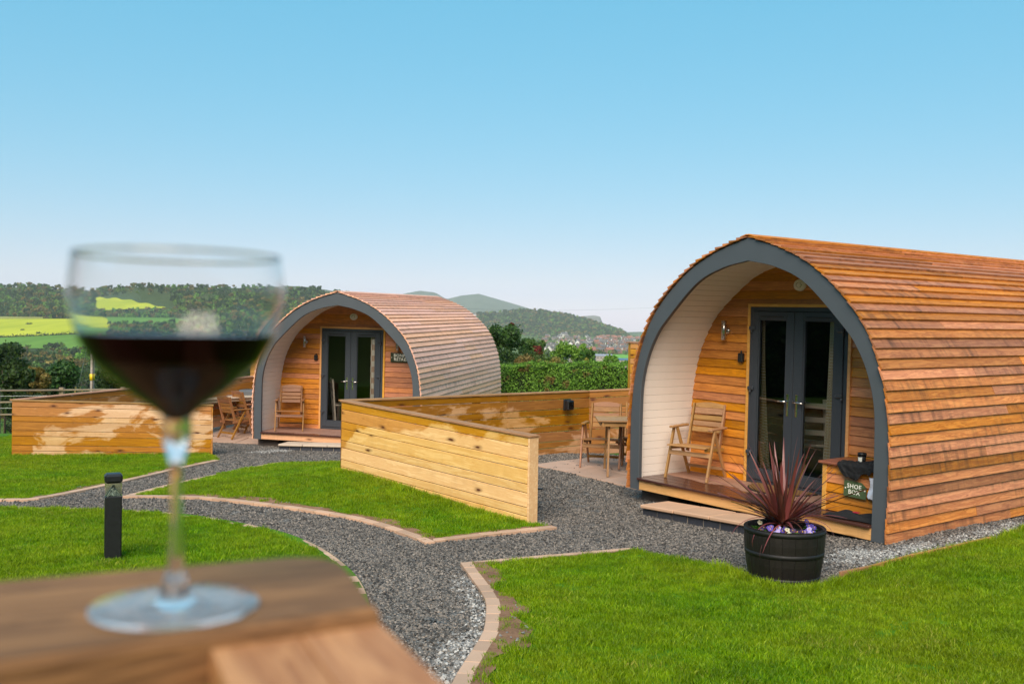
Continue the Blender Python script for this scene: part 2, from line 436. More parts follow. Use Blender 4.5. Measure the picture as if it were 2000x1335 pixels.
def glass_pane_mat():
    n = N('window_glass'); n.t.nodes.remove(n.b)
    gl = n.new('ShaderNodeBsdfGlossy'); gl.inputs['Roughness'].default_value = .01
    tr = n.new('ShaderNodeBsdfTransparent'); tr.inputs[0].default_value = (.95, .95, .96, 1)
    lw = n.new('ShaderNodeFresnel'); lw.inputs[0].default_value = 1.5
    mx = n.new('ShaderNodeMixShader'); n.link(lw.outputs[0], mx.inputs[0])
    n.link(tr.outputs[0], mx.inputs[1]); n.link(gl.outputs[0], mx.inputs[2]); n.link(mx.outputs[0], n.out.inputs[0]); return n.mat
M_GLASS = glass_pane_mat()
def glass_mat(name, c=(1, 1, 1), ior=1.46, rough=0.0):
    n = N(name); n.t.nodes.remove(n.b); gl = n.new('ShaderNodeBsdfGlass'); gl.inputs['Color'].default_value = c+(1,)
    gl.inputs['IOR'].default_value = ior; gl.inputs['Roughness'].default_value = rough
    n.link(gl.outputs[0], n.out.inputs[0]); return n.mat
M_WINEGLASS = glass_mat('crystal', (1, 1, 1), 1.36)
def foot_mat():                  # white mixed in to stand for the pale sky the foot mirrors
    n = N('sky_whitened_glass'); gl = n.new('ShaderNodeBsdfGlass'); gl.inputs['IOR'].default_value = 1.36
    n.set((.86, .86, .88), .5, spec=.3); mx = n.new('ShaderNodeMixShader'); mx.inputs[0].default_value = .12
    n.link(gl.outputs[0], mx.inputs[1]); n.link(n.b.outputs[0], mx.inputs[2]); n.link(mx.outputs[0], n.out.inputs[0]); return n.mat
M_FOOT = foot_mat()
M_LENS = glass_mat('lamp_lens', (.92, .95, .90), 1.45, .08)
def wine_mat():
    n = N('red_wine'); n.set((.006, .0003, .0008), .05, spec=.12)
    return n.mat
M_WINE = wine_mat()

def gravel_mat(name, stops, scale):
    n = N(name); p = n.pos(); v = n.voro(p, scale)
    sc = n.new('ShaderNodeSeparateColor'); n.link(v.outputs['Color'], sc.inputs[0])
    c = n.ramp(sc.outputs[0], stops)
    c = n.hsv(c, v=n.math('MULTIPLY_ADD', n.noise(p, 1.3, 3), .5, .75))
    n.set(c, .8); n.bump(n.math('SUBTRACT', 1.0, v.outputs['Distance']), .8, .012); return n.mat
GST = [(0, lin('#33302d')), (.3, lin('#53504c')), (.6, lin('#6f6b66')), (.85, lin('#867c71')), (1, lin('#aaa095'))]
M_GRAVEL = gravel_mat('gravel_bed', GST, 62)
def stone_mat():
    n = N('gravel_stone'); r = n.island()
    c = n.ramp(r, GST); c = n.hsv(c, v=n.math('MULTIPLY_ADD', n.noise(n.pos(), .9, 3), .55, .72)); n.set(c, .72, spec=.4); return n.mat
M_STONE = stone_mat()
def pale_stone_mat():
    n = N('pale_chippings'); c = n.ramp(n.island(), [(0, lin('#5f5e5c')), (.6, lin('#8a8986')), (1, lin('#c2bfb8'))]); n.set(c, .7); return n.mat
M_PALE = pale_stone_mat()
def soil_mat():
    n = N('bare_soil'); p = n.pos()
    f = n.math('ADD', n.math('MULTIPLY', n.noise(p, 3, 5, .65), .6), n.math('MULTIPLY', n.noise(p, 45, 4, .7), .4))
    c = n.ramp(f, [(.3, lin('#5d3f2a')), (.5, lin('#8a6447')), (.7, lin('#a58163'))]); n.set(c, .95); n.bump(f, .7, .02); return n.mat
M_SOIL = soil_mat()
def turf_mat():
    n = N('turf'); p = n.pos()
    f = n.math('ADD', n.math('MULTIPLY', n.noise(p, 1.2, 4, .6), .5), n.math('MULTIPLY', n.noise(p, 90, 3, .7), .5))
    c = n.ramp(f, [(.3, lin('#35560c')), (.55, lin('#4f7d10')), (.75, lin('#6b9220'))]); n.set(c, .9, spec=.2); n.bump(f, .6, .02); return n.mat
M_TURF = turf_mat()
def far_land_mat():
    n = N('rough_grassland'); p = n.pos()
    f = n.math('ADD', n.math('MULTIPLY', n.noise(p, .02, 4, .6), .6), n.math('MULTIPLY', n.noise(p, .6, 4, .7), .4))
    c = n.ramp(f, [(.3, lin('#3d4f1c')), (.55, lin('#566b26')), (.75, lin('#74813a'))]); n.set(c, .95, spec=.1); return n.mat
M_LAND = far_land_mat()
def blade_mat():
    n = N('grass_blade'); p = n.pos()
    f = n.math('ADD', n.math('MULTIPLY', n.island(), .4), n.math('MULTIPLY', n.noise(p, 1.5, 5, .65), .6))
    c = n.ramp(f, [(.22, lin('#3f7400')), (.5, lin('#719f02')), (.78, lin('#a6bf1c'))])
    st = n.ramp(n.math('MULTIPLY', n.noise(p, 2.6, 3), n.island()), [(.52, 0.0), (.62, 1.0)])
    big = n.ramp(n.noise(p, .55, 4, .62), [(.36, 0.0), (.66, 1.0)])
    c = n.mix(n.math('MULTIPLY', big, .42), c, lin('#a9a81c'))
    c = n.mix(n.math('MULTIPLY', st, .6), c, lin('#bfae58'))
    mid_ = n.noise(p, 7, 3, .6)
    c = n.hsv(c, v=n.math('ADD', n.math('MULTIPLY_ADD', n.rnd(), .46, .28), n.math('MULTIPLY', mid_, .92)))
    n.set(c, .5, spec=.3)
    tr = n.new('ShaderNodeBsdfTranslucent'); n.link(c, tr.inputs[0]); mx = n.new('ShaderNodeMixShader'); mx.inputs[0].default_value = .38
    n.link(n.b.outputs[0], mx.inputs[1]); n.link(tr.outputs[0], mx.inputs[2]); n.link(mx.outputs[0], n.out.inputs[0]); return n.mat
M_BLADE = blade_mat()
def concrete(name, c, var=.1):
    n = N(name); p = n.coords(); r = n.rnd()
    f = n.math('ADD', n.math('MULTIPLY', n.noise(n.vec('ADD', p, n.new('ShaderNodeObjectInfo').outputs['Location']), 5, 4, .6), .6), n.math('MULTIPLY', n.noise(p, 160, 2), .4))
    b = n.new('ShaderNodeRGB'); b.outputs[0].default_value = lin4(c)
    v = n.math('MULTIPLY', n.math('MULTIPLY_ADD', f, .5, .75), n.math('MULTIPLY_ADD', r, var*2, 1-var))
    n.set(n.hsv(b.outputs[0], v=v), .75, spec=.35); n.bump(f, .25, .003); return n.mat
M_EDGING = concrete('buff_concrete_block', '#c8a387', .15)
M_SLAB = concrete('sandstone_slab', '#c8a284', .08)
M_SLAB_L = concrete('pale_sandstone_slab', '#cfbba6', .07)
M_FLAG = concrete('pink_sandstone_flag', '#b89a86', .10)

# ------------------------------------------------------------------ ground sheet out to the horizon
def build_land():
    radii = [.6, 1.2, 1.8, 2.4, 3, 3.6, 4.2, 4.8] + [5.4+.6*i for i in range(35)]
    r = radii[-1]
    while r < 7400: r *= 1.09; radii.append(r)
    azs = [radians(-40 + .8*i) for i in range(101)] + [radians(40 + 8*i) for i in range(1, 35)]
    m = MB(); n = len(azs)
    m.v.append((0, 0, land(0, .01)-.07))
    for r in radii:
        for a in azs:
            x, y = r*sin(a), r*cos(a)
            m.v.append((x, y, land(x, y) - (.09 if r < 27 else .0)))
    for k in range(n): m.f.append((0, 1+(k+1) % n, 1+k))
    for i in range(len(radii)-1):
        for k in range(n):
            a, b = 1+i*n+k, 1+i*n+(k+1) % n; m.f.append((a, b, b+n, a+n))
    m.m = [0]*len(m.f); m.sm = [True]*len(m.f)
    o = m.build('ground', M_LAND); o['kind'] = 'structure'
    for p in o.data.polygons: p.flip() if p.normal.z < 0 else None
build_land()

# site outlines, read off the photograph as pixels and laid on the land
K1 = [(-500, 986), (-200, 984), (0, 980), (75, 977), (203, 952), (332, 922), (429, 901)]
K2 = [(239, 973), (332, 949), (444, 925), (537, 906)]
K3 = [(239, 973), (332, 974), (412, 977.6), (572, 997), (700, 1019), (796, 1049.6), (831, 1064)]
K4 = [(833, 1063), (960, 1047.5), (1088, 1033.5)]
K5 = [(-500, 1000), (0, 994), (201, 997), (332, 1004), (420, 1015), (532, 1037), (595, 1058), (647, 1086), (697, 1130), (720, 1180), (728, 1260), (722, 1400)]
K6 = [(899, 1104), (914, 1125), (935, 1155), (948, 1180), (949, 1206), (944, 1238), (929, 1266), (903, 1306), (884, 1340), (850, 1420)]
K7 = [(906, 1104), (1060, 1090), (1230, 1075)]
LD_EDGE = [(1230, 1076), (1320, 1096), (1390, 1110), (1467, 1141), (1545, 1163), (1617, 1150), (1680, 1129), (1777, 1099), (1875, 1078), (1924, 1067), (2000, 1037), (2100, 1003), (2400, 930)]
def px_smooth(P, n=4): return [(v.x, v.y) for v in catmull([(a, b, 0) for a, b in P], n)]
G1, G2, G3, G4 = gp(px_smooth(K1)), gp(px_smooth(K2)), gp(px_smooth(K3)), gp(K4)
G5, G6, G7, GD = gp(px_smooth(K5)), gp(px_smooth(K6)), gp(K7), gp(px_smooth(LD_EDGE, 3))

# fences: world base points
def base(X, Y, d): p = at_depth(X, Y, d); return p
FA0, FA1 = base(667, 933, 12.85), base(1030, 1036, 10.45)           # middle panel, front leg
FB1, FB2 = base(1149, 886.6, 15.7), base(1300, 881, 15.5)           # middle panel, back leg
FC0, FC1 = base(23, 897, 16.7), base(412, 901, 17.6)                # left panel, front leg
FD1 = base(540, 815, 22.9)                                          # left panel, back leg
xy = lambda p: (p.x, p.y)

near = [(-9.0, 1.0), (9.5, 1.0)]
GRAVEL = [xy(p) for p in G1] + [xy(FC1), (FC0.x+.3, FC0.y+.25), (FC0.x+.7, FC0.y+.5), (FD1.x-.2, FD1.y-.35), (-2.2, 22.5), (-1.2, 17.5), (FA0.x+.05, FA0.y+.35), (FB1.x, FB1.y-.06), (FB2.x, FB2.y-.06), (4.2, 17), (9.2, 17.0), (9.8, 13.0)] + \
    [xy(p) for p in reversed(GD)] + [xy(p) for p in reversed(G7)] + [xy(p) for p in G6] + [(G5[-1].x, G5[-1].y)] + [xy(p) for p in reversed(G5)]
sheet('gravel_ground', GRAVEL, 0.0, M_GRAVEL, .4)
LAWN_LEFT = [xy(p) for p in G1] + [xy(FC1), xy(FC0), (-11.2, 25.5), (-19, 25.5), (-19, 20.5)]
LAWN_MID = [xy(p) for p in G2] + [xy(ground_px(663, 906)), (FA0.x+.75, FA0.y+.4), xy(FA1), xy(G4[-1])] + [xy(p) for p in reversed(G4[:-1])] + [xy(p) for p in reversed(G3[1:])]
LAWN_NEAR = [xy(p) for p in G5] + [(G5[-1].x-.3, 2.6), (-6, 2.6), (-12, 6.0)]
LAWN_RIGHT = [xy(p) for p in G6] + [(G6[-1].x+.1, 2.6), (6.5, 2.6), (12, 8.0)] + [xy(p) for p in reversed(GD)] + [xy(p) for p in reversed(G7)]
zl = lambda x, y: land(x, y)
LAWNS = [sheet('lawn', p, .022, M_TURF, .3, zl) for p in (LAWN_LEFT, LAWN_MID, LAWN_NEAR, LAWN_RIGHT)]
# bare soil where the turf has not reached the edging
def strip(line, w0, w1, seed, side, lift=.030):
    P = Path(catmull([(p.x, p.y, 0) for p in line], 2)); rr = random.Random(seed); k = int(P.L/.07); a = []; b = []
    ph = [rr.uniform(0, 6) for _ in range(3)]
    for i in range(k+1):
        q = P.L*i/k; p = P.at(q); t = (P.at(q+.05)-P.at(q-.05)).normalized(); nrm = Vector((-t.y, t.x, 0))*side
        wv = w0 + (w1-w0)*(.5+.25*sin(q*3.1+ph[0])+.18*sin(q*7.3+ph[1])+.14*sin(q*15+ph[2]))
        wv *= smoothstep(0, .35, q)*smoothstep(0, .35, P.L-q) if w0 < .02 else 1
        a.append(p+nrm*.09); b.append(p+nrm*(.10+wv))
    return [xy(p) for p in a] + [xy(p) for p in reversed(b)]
SOILS = [strip(G6, .10, .34, 3, 1), strip(G3[4:], .0, .30, 5, -1 if True else 1), strip(G7[:2], .03, .12, 8, -1), strip(G4, .01, .10, 9, 1), strip(G1[8:], .0, .14, 11, 1)]
def fix_side(poly, lawn):       # the strip must lie inside its lawn
    c = poly[len(poly)*3//4]; return bool(inside(np.array([c[0]]), np.array([c[1]]), lawn)[0])
SPEC = [(G6, .02, .26, 3, LAWN_RIGHT), (G3[3:], .0, .20, 5, LAWN_MID), (G7, .0, .14, 8, LAWN_RIGHT), (G4, .01, .12, 9, LAWN_MID), (G1[8:], .0, .14, 11, LAWN_LEFT)]
SOILS = []
for line, a, b, sd_, lawn in SPEC:
    for s_ in (1, -1):
        q = strip(line, a, b, sd_, s_)
        if fix_side(q, lawn): SOILS.append(q); break
for q in SOILS: sheet('bare_soil', q, .030, M_SOIL, .12, zl)

# concrete block edging along the paths
def edging(line, side, lawn, w_=.10, l_=.205, lift=.030):
    root = struct('path_edging'); P = Path([(p.x, p.y, 0) for p in line]); k = int(P.L/l_)
    hl = P.L/k/2 - .0022; me = MB().box(-hl, hl, -.05, .05, -.08, 0, b=.003).mesh('edging_block', M_EDGING)
    for i in range(k):
        q = (i+.5)*P.L/k; p = P.at(q); a = P.at(q-.1); b_ = P.at(q+.1)
        t = (b_-a).normalized(); nrm = Vector((-t.y, t.x, 0))
        if not inside(np.array([(p+nrm*.15).x]), np.array([(p+nrm*.15).y]), lawn)[0]: nrm = -nrm
        c = p + nrm*.05; z0 = land(c.x-t.x*.1, c.y-t.y*.1); z1 = land(c.x+t.x*.1, c.y+t.y*.1)
        X = Vector((t.x, t.y, (z1-z0)/.2)).normalized(); Y = Vector((-t.y, t.x, 0)); Z = X.cross(Y)
        link('edging_block', me, root, frame(X, Y, Z, Vector((c.x, c.y, (z0+z1)/2 + lift + RND.uniform(-.001, .001)))) @ RZ(RND.uniform(-.004, .004)))
    return root
edging(G1, 1, LAWN_LEFT); edging(G2, 1, LAWN_MID); edging(G3, 1, LAWN_MID); edging(G4, 1, LAWN_MID)
edging([p for p in G5 if p.x > -9], 1, LAWN_NEAR, lift=.022); edging(G6[:-2], 1, LAWN_RIGHT); edging(G7, 1, LAWN_RIGHT)
# thin timber edging beside the nearer pod
te = struct('timber_edging')
tl = gp([(1640, 1134), (1700, 1121), (1777, 1099), (1850, 1083), (1935, 1063)])
for a, b in zip(tl, tl[1:]):
    bar('edging_board', a+Vector((0, 0, .03)), b+Vector((0, 0, .03)), .022, .09, M_CAP, te)

# ------------------------------------------------------------------ grass, gravel stones (nobody could count them)
def grass_pieces(n_blades, rad, seed, hmin, hmax):
    out = []
    for s in range(6):
        rr = random.Random(seed+s); m = MB()
        for _ in range(n_blades):
            a = rr.uniform(0, 2*pi); d = rad*sqrt(rr.random()); x, y = d*cos(a), d*sin(a)
            h = rr.uniform(hmin, hmax); wd = rr.uniform(.0016, .0030); an = rr.uniform(0, 2*pi); le = rr.uniform(.1, .75)*h; b = rr.uniform(0, 2*pi)
            ux, uy = cos(an)*wd, sin(an)*wd; lx, ly = cos(b)*le, sin(b)*le
            m.add([(x-ux, y-uy, 0), (x+ux, y+uy, 0), (x+ux*.8+lx*.35, y+uy*.8+ly*.35, h*.6), (x-ux*.8+lx*.35, y-uy*.8+ly*.35, h*.6), (x+lx, y+ly, h)],
                  [(0, 1, 2, 3), (3, 2, 4)])
        out.append(m.mesh('grass_tuft', M_BLADE))
    return out
rs = np.random.RandomState(4)
def pts_in(poly, dens, holes=(), keep=None):
    P = np.array(poly); x0, y0 = P.min(0); x1, y1 = P.max(0)
    x0 = max(x0, -11); x1 = min(x1, 9.5); y0 = max(y0, 3.2); y1 = min(y1, 25)
    n = int((x1-x0)*(y1-y0)*dens); x = rs.uniform(x0, x1, n); y = rs.uniform(y0, y1, n)
    k = inside(x, y, poly) & (np.abs(x) < .60*y+.6)
    for h in holes: k &= ~(inside(x + .05*np.sin(y*23+x*9), y + .05*np.sin(x*27-y*11), h) & (rs.rand(n) > .10))
    return x[k], y[k]
def shrink_ok(x, y, line, d):
    L = np.array([(p.x, p.y) for p in line]); m = np.full(len(x), 1e9)
    for a, b in zip(L, L[1:]):
        ab = b-a; t = np.clip(((x-a[0])*ab[0]+(y-a[1])*ab[1])/(ab@ab+1e-12), 0, 1)
        m = np.minimum(m, np.hypot(x-a[0]-t*ab[0], y-a[1]-t*ab[1]))
    return m > d
GP, GR, GS = [], [], []
for poly, lines, dens in ((LAWN_LEFT, (G1,), 360), (LAWN_MID, (G2, G3, G4), 480), (LAWN_NEAR, (G5,), 600), (LAWN_RIGHT, (G6, G7), 680)):
    x, y = pts_in(poly, dens, SOILS)
    for l in lines:
        k = shrink_ok(x, y, l, .115); x, y = x[k], y[k]
    z = np.array([land(a, b) for a, b in zip(x, y)]) + .020
    GP.append(np.stack([x, y, z], 1)); GS.append(rs.uniform(.75, 1.2, len(x)))
GP = np.concatenate(GP); GS = np.concatenate(GS)
GS *= 1 + .28*np.sin(GP[:, 0]*5.1+2*np.sin(GP[:, 1]*3.3))*np.sin(GP[:, 1]*4.7+1.5*np.sin(GP[:, 0]*4.1)) + .12*np.sin(GP[:, 0]*17)*np.sin(GP[:, 1]*19)
GR = np.stack([rs.normal(0, .06, len(GP)), rs.normal(0, .06, len(GP)), rs.uniform(0, 6.283, len(GP))], 1)
scatter('lawn_grass', GP, GR, GS, grass_pieces(36, .055, 10, .018, .040))
# a longer fringe along lawn edges and fence feet
FP = []
for line, dd, n in ((FA0, FA1, 260), ):
    for i in range(n):
        t = rs.uniform(0, 1); p = FA0.lerp(FA1, t); FP.append((p.x-.05-.07*rs.rand(), p.y-.05-.07*rs.rand()))
for i in range(200):
    t = rs.uniform(0, 1); p = FC0.lerp(FC1, t); FP.append((p.x, p.y-.06-.08*rs.rand()))
for line in (GD[6:-6],):
    for i in range(420):
        j = rs.randint(0, len(line)-1); p = line[j].lerp(line[j+1], rs.rand()); FP.append((p.x+.02, p.y-.05*rs.rand()))
FP = np.array([(a, b, land(a, b)+.015) for a, b in FP])
scatter('long_grass_fringe', FP, np.stack([rs.normal(0, .1, len(FP)), rs.normal(0, .1, len(FP)), rs.uniform(0, 6.28, len(FP))], 1), rs.uniform(.8, 1.3, len(FP)), grass_pieces(22, .05, 40, .035, .075), seed=5)

def stone_pieces(n, rad, seed, mat, smin=.006, smax=.013):
    out = []
    for s in range(6):
        rr = random.Random(seed+s); m = MB()
        for _ in range(n):
            a = rr.uniform(0, 2*pi); d = rad*sqrt(rr.random()); c = Vector((d*cos(a), d*sin(a), rr.uniform(-.002, .008))); q = rr.uniform(smin, smax)
            E = Matrix.Translation(c) @ Matrix.Rotation(rr.uniform(0, 6), 4, 'Z') @ Matrix.Rotation(rr.uniform(-.7, .7), 4, 'X')
            f = lambda: rr.uniform(.7, 1.2)*q
            m.add([(f(), -f()*.4, -q*.3), (f()*.3, f(), -q*.3), (-f(), f()*.5, -q*.3), (-f()*.4, -f(), -q*.3), (f()*.5, f()*.1, f()*.6), (-f()*.4, f()*.2, f()*.5), (0, -f()*.5, f()*.45)],
                  [(0, 1, 4), (1, 2, 5), (1, 5, 4), (2, 3, 6, 5), (3, 0, 4), (3, 4, 6), (4, 5, 6)], M=E)
        out.append(m.mesh('gravel_stones', mat))
    return out
HOLES = [LAWN_LEFT, LAWN_MID, LAWN_NEAR, LAWN_RIGHT]
x, y = pts_in(GRAVEL, 150, HOLES)
d = np.hypot(x, y); k = rs.rand(len(x)) < np.clip(1.5-d/16, .35, 1); x, y = x[k], y[k]
z = np.array([g(a, b) for a, b in zip(x, y)])
scatter('gravel', np.stack([x, y, z], 1), np.stack([0*x, 0*x, rs.uniform(0, 6.28, len(x))], 1), rs.uniform(.9, 1.35, len(x)), stone_pieces(46, .085, 3, M_STONE))
# pale chippings swept against the edging and round the pod feet
CP = []
for line, lo, hi, nn, off in ((G6, 4, 24, 110, .07), (G6, 22, 34, 130, .12)):
    for i in range(nn):
        j = min(rs.randint(lo, hi), len(line)-2); p = line[j].lerp(line[j+1], rs.rand()); CP.append((p.x-.02-off*abs(rs.normal()), p.y-.05*rs.rand()))
for X0, Y0, X1, Y1, nn, sp in ((1640, 1100, 1900, 1052, 300, .16), (1262, 990, 1300, 984, 80, .10), (505, 884, 560, 878, 160, .18), (1650, 1080, 1720, 1085, 160, .12), (1900, 1052, 2000, 1022, 160, .12)):
    a, b = ground_px(X0, Y0), ground_px(X1, Y1)
    for i in range(nn):
        p = a.lerp(b, rs.rand()); CP.append((p.x+sp*rs.normal()*.6, p.y+sp*rs.normal()*.6))
CP = np.array(CP); bad = np.zeros(len(CP), bool)
for h in HOLES: bad |= inside(CP[:, 0], CP[:, 1], h)
CP = CP[~bad]; CP = np.array([(a, b, g(a, b)+.004) for a, b in CP])
scatter('pale_chippings', CP, np.stack([0*CP[:, 0], 0*CP[:, 0], rs.uniform(0, 6.28, len(CP))], 1), rs.uniform(.8, 1.3, len(CP)), stone_pieces(7, .05, 60, M_PALE), seed=8)
# loose pebbles on the bare soil
SP = []
for q in SOILS:
    x, y = pts_in(q, 34); SP += [(a, b, land(a, b)+.032) for a, b in zip(x, y)]
scatter('soil_pebbles', np.array(SP), np.stack([np.zeros(len(SP)), np.zeros(len(SP)), rs.uniform(0, 6.28, len(SP))], 1), rs.uniform(.5, 1.5, len(SP)), stone_pieces(2, .05, 90, M_PALE, .003, .010), seed=9)
# ------------------------------------------------------------------ glamping pods
def pose(x, y, z, yaw, ti, ro):
    m = RZ(yaw) @ RX(ti) @ RY(ro); m.translation = (x, y, z+EZ); return m
POD_R = pose(2.4578, 10.5484, -1.9061, -.9239, .0072, .0181)
POD_L = pose(-3.3905, 19.1872, -2.2572, -.2177, .0200, .0147)
DK, REC, LEN, DOOR_T = .146, .945, 6.55, 2.226
OUT = catmull([(1.69, 0, 0), (1.703, .3, 0), (1.708, .62, 0), (1.70, .93, 0), (1.655, 1.34, 0), (1.545, 1.72, 0), (1.385, 2.04, 0), (1.13, 2.33, 0), (.785, 2.60, 0), (.41, 2.78, 0), (0, 2.906, 0)], 8)
INN = catmull([(1.548, 0, 0), (1.552, .40, 0), (1.553, .76, 0), (1.54, 1.22, 0), (1.465, 1.54, 0), (1.34, 1.80, 0), (1.18, 2.00, 0), (.73, 2.42, 0), (.36, 2.59, 0), (0, 2.664, 0)], 8)
LINP = catmull([(1.60, 0, 0), (1.602, .5, 0), (1.595, 1.036, 0), (1.51, 1.537, 0), (1.36, 1.88, 0), (1.16, 2.148, 0), (.71, 2.51, 0), (.38, 2.642, 0), (0, 2.735, 0)], 8)
def prof_u(P, w):
    for a, b in zip(P, P[1:]):
        if a.y <= w <= b.y: return a.x + (b.x-a.x)*(w-a.y)/max(1e-6, b.y-a.y)
    return P[-1].x if w > P[-1].y else P[0].x
def on_pod(pm, X, Y, axis, val):          # sight line against a plane of the pod
    inv = pm.inverted(); o = inv @ Vector((0, 0, EZ)); d = inv.to_3x3() @ ray(X, Y)
    t = (val-o[axis])/d[axis]; return o + d*t

def wedge(name, L, mat, Wd=.135, t0=.025, t1=.007):          # lap board, thick lower edge at -y
    k = ('wedge', name, round(L, 2), mat.name, Wd)
    if k not in _cache:
        m = MB(); c = .002; h = Wd/2
        poly = [(-h, 0), (-h, t0-c), (-h+c, t0), (h, t1), (h, 0)]
        vs = [(0, a, b) for a, b in poly] + [(L, a, b) for a, b in poly]; n = 5
        fs = [tuple(range(n-1, -1, -1)), tuple(range(n, 2*n))] + [(i, (i+1) % n, n+(i+1) % n, n+i) for i in range(n)]
        m.add(vs, fs); _cache[k] = m.mesh(name, mat)
    return _cache[k]

def text_mesh(s, size, ext, mat, bold=.0, space=1.0, line=1.0):
    cu_ = bpy.data.curves.new('lettering', 'FONT'); cu_.body = s; cu_.size = size; cu_.extrude = ext; cu_.align_x = 'CENTER'; cu_.align_y = 'CENTER'
    cu_.offset = bold; cu_.space_character = space; cu_.space_line = line
    cu_.resolution_u = 3
    ob = bpy.data.objects.new('lettering', cu_); COL.objects.link(ob)
    dg = bpy.context.evaluated_depsgraph_get(); me = bpy.data.meshes.new_from_object(ob.evaluated_get(dg))
    bpy.data.objects.remove(ob); me.materials.clear(); me.materials.append(mat); return me

def hdr_oval(): pass
def build_pod(pm, label, clad, wallm, seed, sign, deck_mat_f):
    rr = random.Random(seed)
    P = thing('glamping_pod', label, 'glamping pod', pm)
    # --- structural shell between cladding and lining
    full = [(-p.x, p.y) for p in OUT] + [(p.x, p.y) for p in reversed(OUT[:-1])]
    m = MB(); n = len(full); off = .012
    def ins(q, o): return (q[0]*(1-o/1.7), q[1]*(1-o/2.9) if q[1] > .5 else q[1])
    A = [ins(q, .006) for q in full]; B = [ins(q, .05) for q in full]
    vs = [(u, .045, w) for u, w in A] + [(u, LEN, w) for u, w in A] + [(u, .045, w) for u, w in B] + [(u, LEN, w) for u, w in B]
    fs = []
    for i in range(n-1):
        fs += [(i, i+1, n+i+1, n+i), (2*n+i, 3*n+i, 3*n+i+1, 2*n+i+1), (i, 2*n+i, 2*n+i+1, i+1)]
    m.add(vs, fs); m.build('shell', M_MEMB, P)
    m = MB(); m.prism([(q[0]*.985, q[1]*.985) for q in reversed(full)], 0, .05, M=Matrix(((1, 0, 0, 0), (0, 0, 1, LEN-.06), (0, 1, 0, 0), (0, 0, 0, 1))))
    m.build('rear_wall', clad, P)
    MB().box(-1.66, 1.66, .02, LEN-.02, .012, .10).build('floor_frame', M_BLKBRD, P)
    # --- grey arch
    nI = len(OUT); I2 = [INN[int(round(i*(len(INN)-1)/(nI-1)))] for i in range(nI)]
    PO, PI_ = Path(OUT), Path(INN); K = 60
    o_ = [PO.at(PO.L*i/K) for i in range(K+1)]; i_ = [PI_.at(PI_.L*i/K) for i in range(K+1)]
    fo = [(p.x, p.y) for p in o_] + [(-p.x, p.y) for p in reversed(o_[:-1])]
    fi = [(p.x, p.y) for p in i_] + [(-p.x, p.y) for p in reversed(i_[:-1])]
    m = MB(); n = len(fo); c = .004
    def sc_(q, d): return (q[0]*(1+d/1.6), q[1]*(1+d/2.8))
    rings = [[(u, .0+c, w) for u, w in fo], [(u, 0, w) for u, w in [sc_(q, -c) for q in fo]], [(u, 0, w) for u, w in [sc_(q, c) for q in fi]], [(u, c, w) for u, w in fi], [(u, .05, w) for u, w in fi], [(u, .05, w) for u, w in fo]]
    vs = sum(rings, []); fs = []
    for r_ in range(6):
        for i in range(n-1):
            a, b = r_*n+i, ((r_+1) % 6)*n+i; fs.append((a, b, b+1, a+1))
    fs += [tuple(r_*n for r_ in range(6)), tuple(r_*n+n-1 for r_ in range(5, -1, -1))]
    m.add(vs, fs); m.build('front_arch', M_GREY, P)
    # --- lap cladding, every board a piece
    NC = 37; ex = (PO.L-.05)/NC
    for side in (1, -1):
        for k in range(NC):
            s0 = .005 + k*ex; a = PO.at(s0); b = PO.at(min(s0+.135, PO.L)); t = (b-a).normalized()
            if s0+.135 > PO.L: t = (PO.at(PO.L)-PO.at(PO.L-.2)).normalized()
            tilt = .10; nrm = Vector((t.y, -t.x, 0)); t2 = (t - nrm*tilt).normalized(); n2 = Vector((t2.y, -t2.x, 0))
            c0 = a + t*.0675 + nrm*.014
            cuts = sorted([rr.uniform(1.3, 5.4)] + ([rr.uniform(2.5, 6)] if rr.random() < .35 else []))
            if len(cuts) == 2 and cuts[1]-cuts[0] < .9: cuts = cuts[:1]
            ed = [-.022 + rr.uniform(-.008, .006)] + cuts + [LEN+.03]
            for e0, e1 in zip(ed, ed[1:]):
                L = round(e1-e0, 1)-.004 if e1 < LEN else e1-e0
                st = e0 if side > 0 else e0
                X = Vector((0, 1, 0)) if side > 0 else Vector((0, -1, 0))
                Y = Vector((t2.x*side, 0, t2.y)); Z = Vector((n2.x*side, 0, n2.y))
                L = (e1-e0) - .003
                o = Vector((c0.x*side, e0 if side > 0 else e0+L, c0.y)) + Z*rr.uniform(-.0015, .0015)
                link('cladding_board', wedge('cladding_board', round(L, 2), clad), P, frame(X, Y, Z, o))
    for side in (1, -1):            # ridge
        t = (PO.at(PO.L)-PO.at(PO.L-.15)).normalized()
        Y = Vector((t.x*side, 0, t.y)); X = Vector((0, side, 0)); Z = X.cross(Y)
        o = Vector((0, -.024 if side > 0 else LEN+.03, 2.906)) + Z*.034 - Y*.045
        link('ridge_board', boxmesh('ridge_board', LEN+.054, .09, .014, clad), P, frame(X, Y, Z, o))
    # --- white lining of the porch
    PL = Path(LINP); q = .0
    while q < PL.L-.02:
        a, b = PL.at(q), PL.at(min(q+.0925, PL.L)); t = (b-a).normalized(); wd = (b-a).length-.0022
        for side in (1, -1):
            Y = Vector((t.x*side, 0, t.y)); X = Vector((0, side, 0)); Z = X.cross(Y)
            c0 = (a+b)/2; o = Vector((c0.x*side, .051 if side > 0 else REC+.02, c0.y)) + Z*.008
            link('lining_board', boxmesh('lining_board', REC-.031, round(wd, 3), .014, M_WHITE, .002), P, frame(X, Y, Z, o))
        q += .0925
    # --- front wall: dark backing with the door opening, then lap boards
    d0, d1 = -.705, .614
    m = MB(); toM = Matrix(((1, 0, 0, 0), (0, 0, 1, REC+.03), (0, 1, 0, 0), (0, 0, 0, 1)))
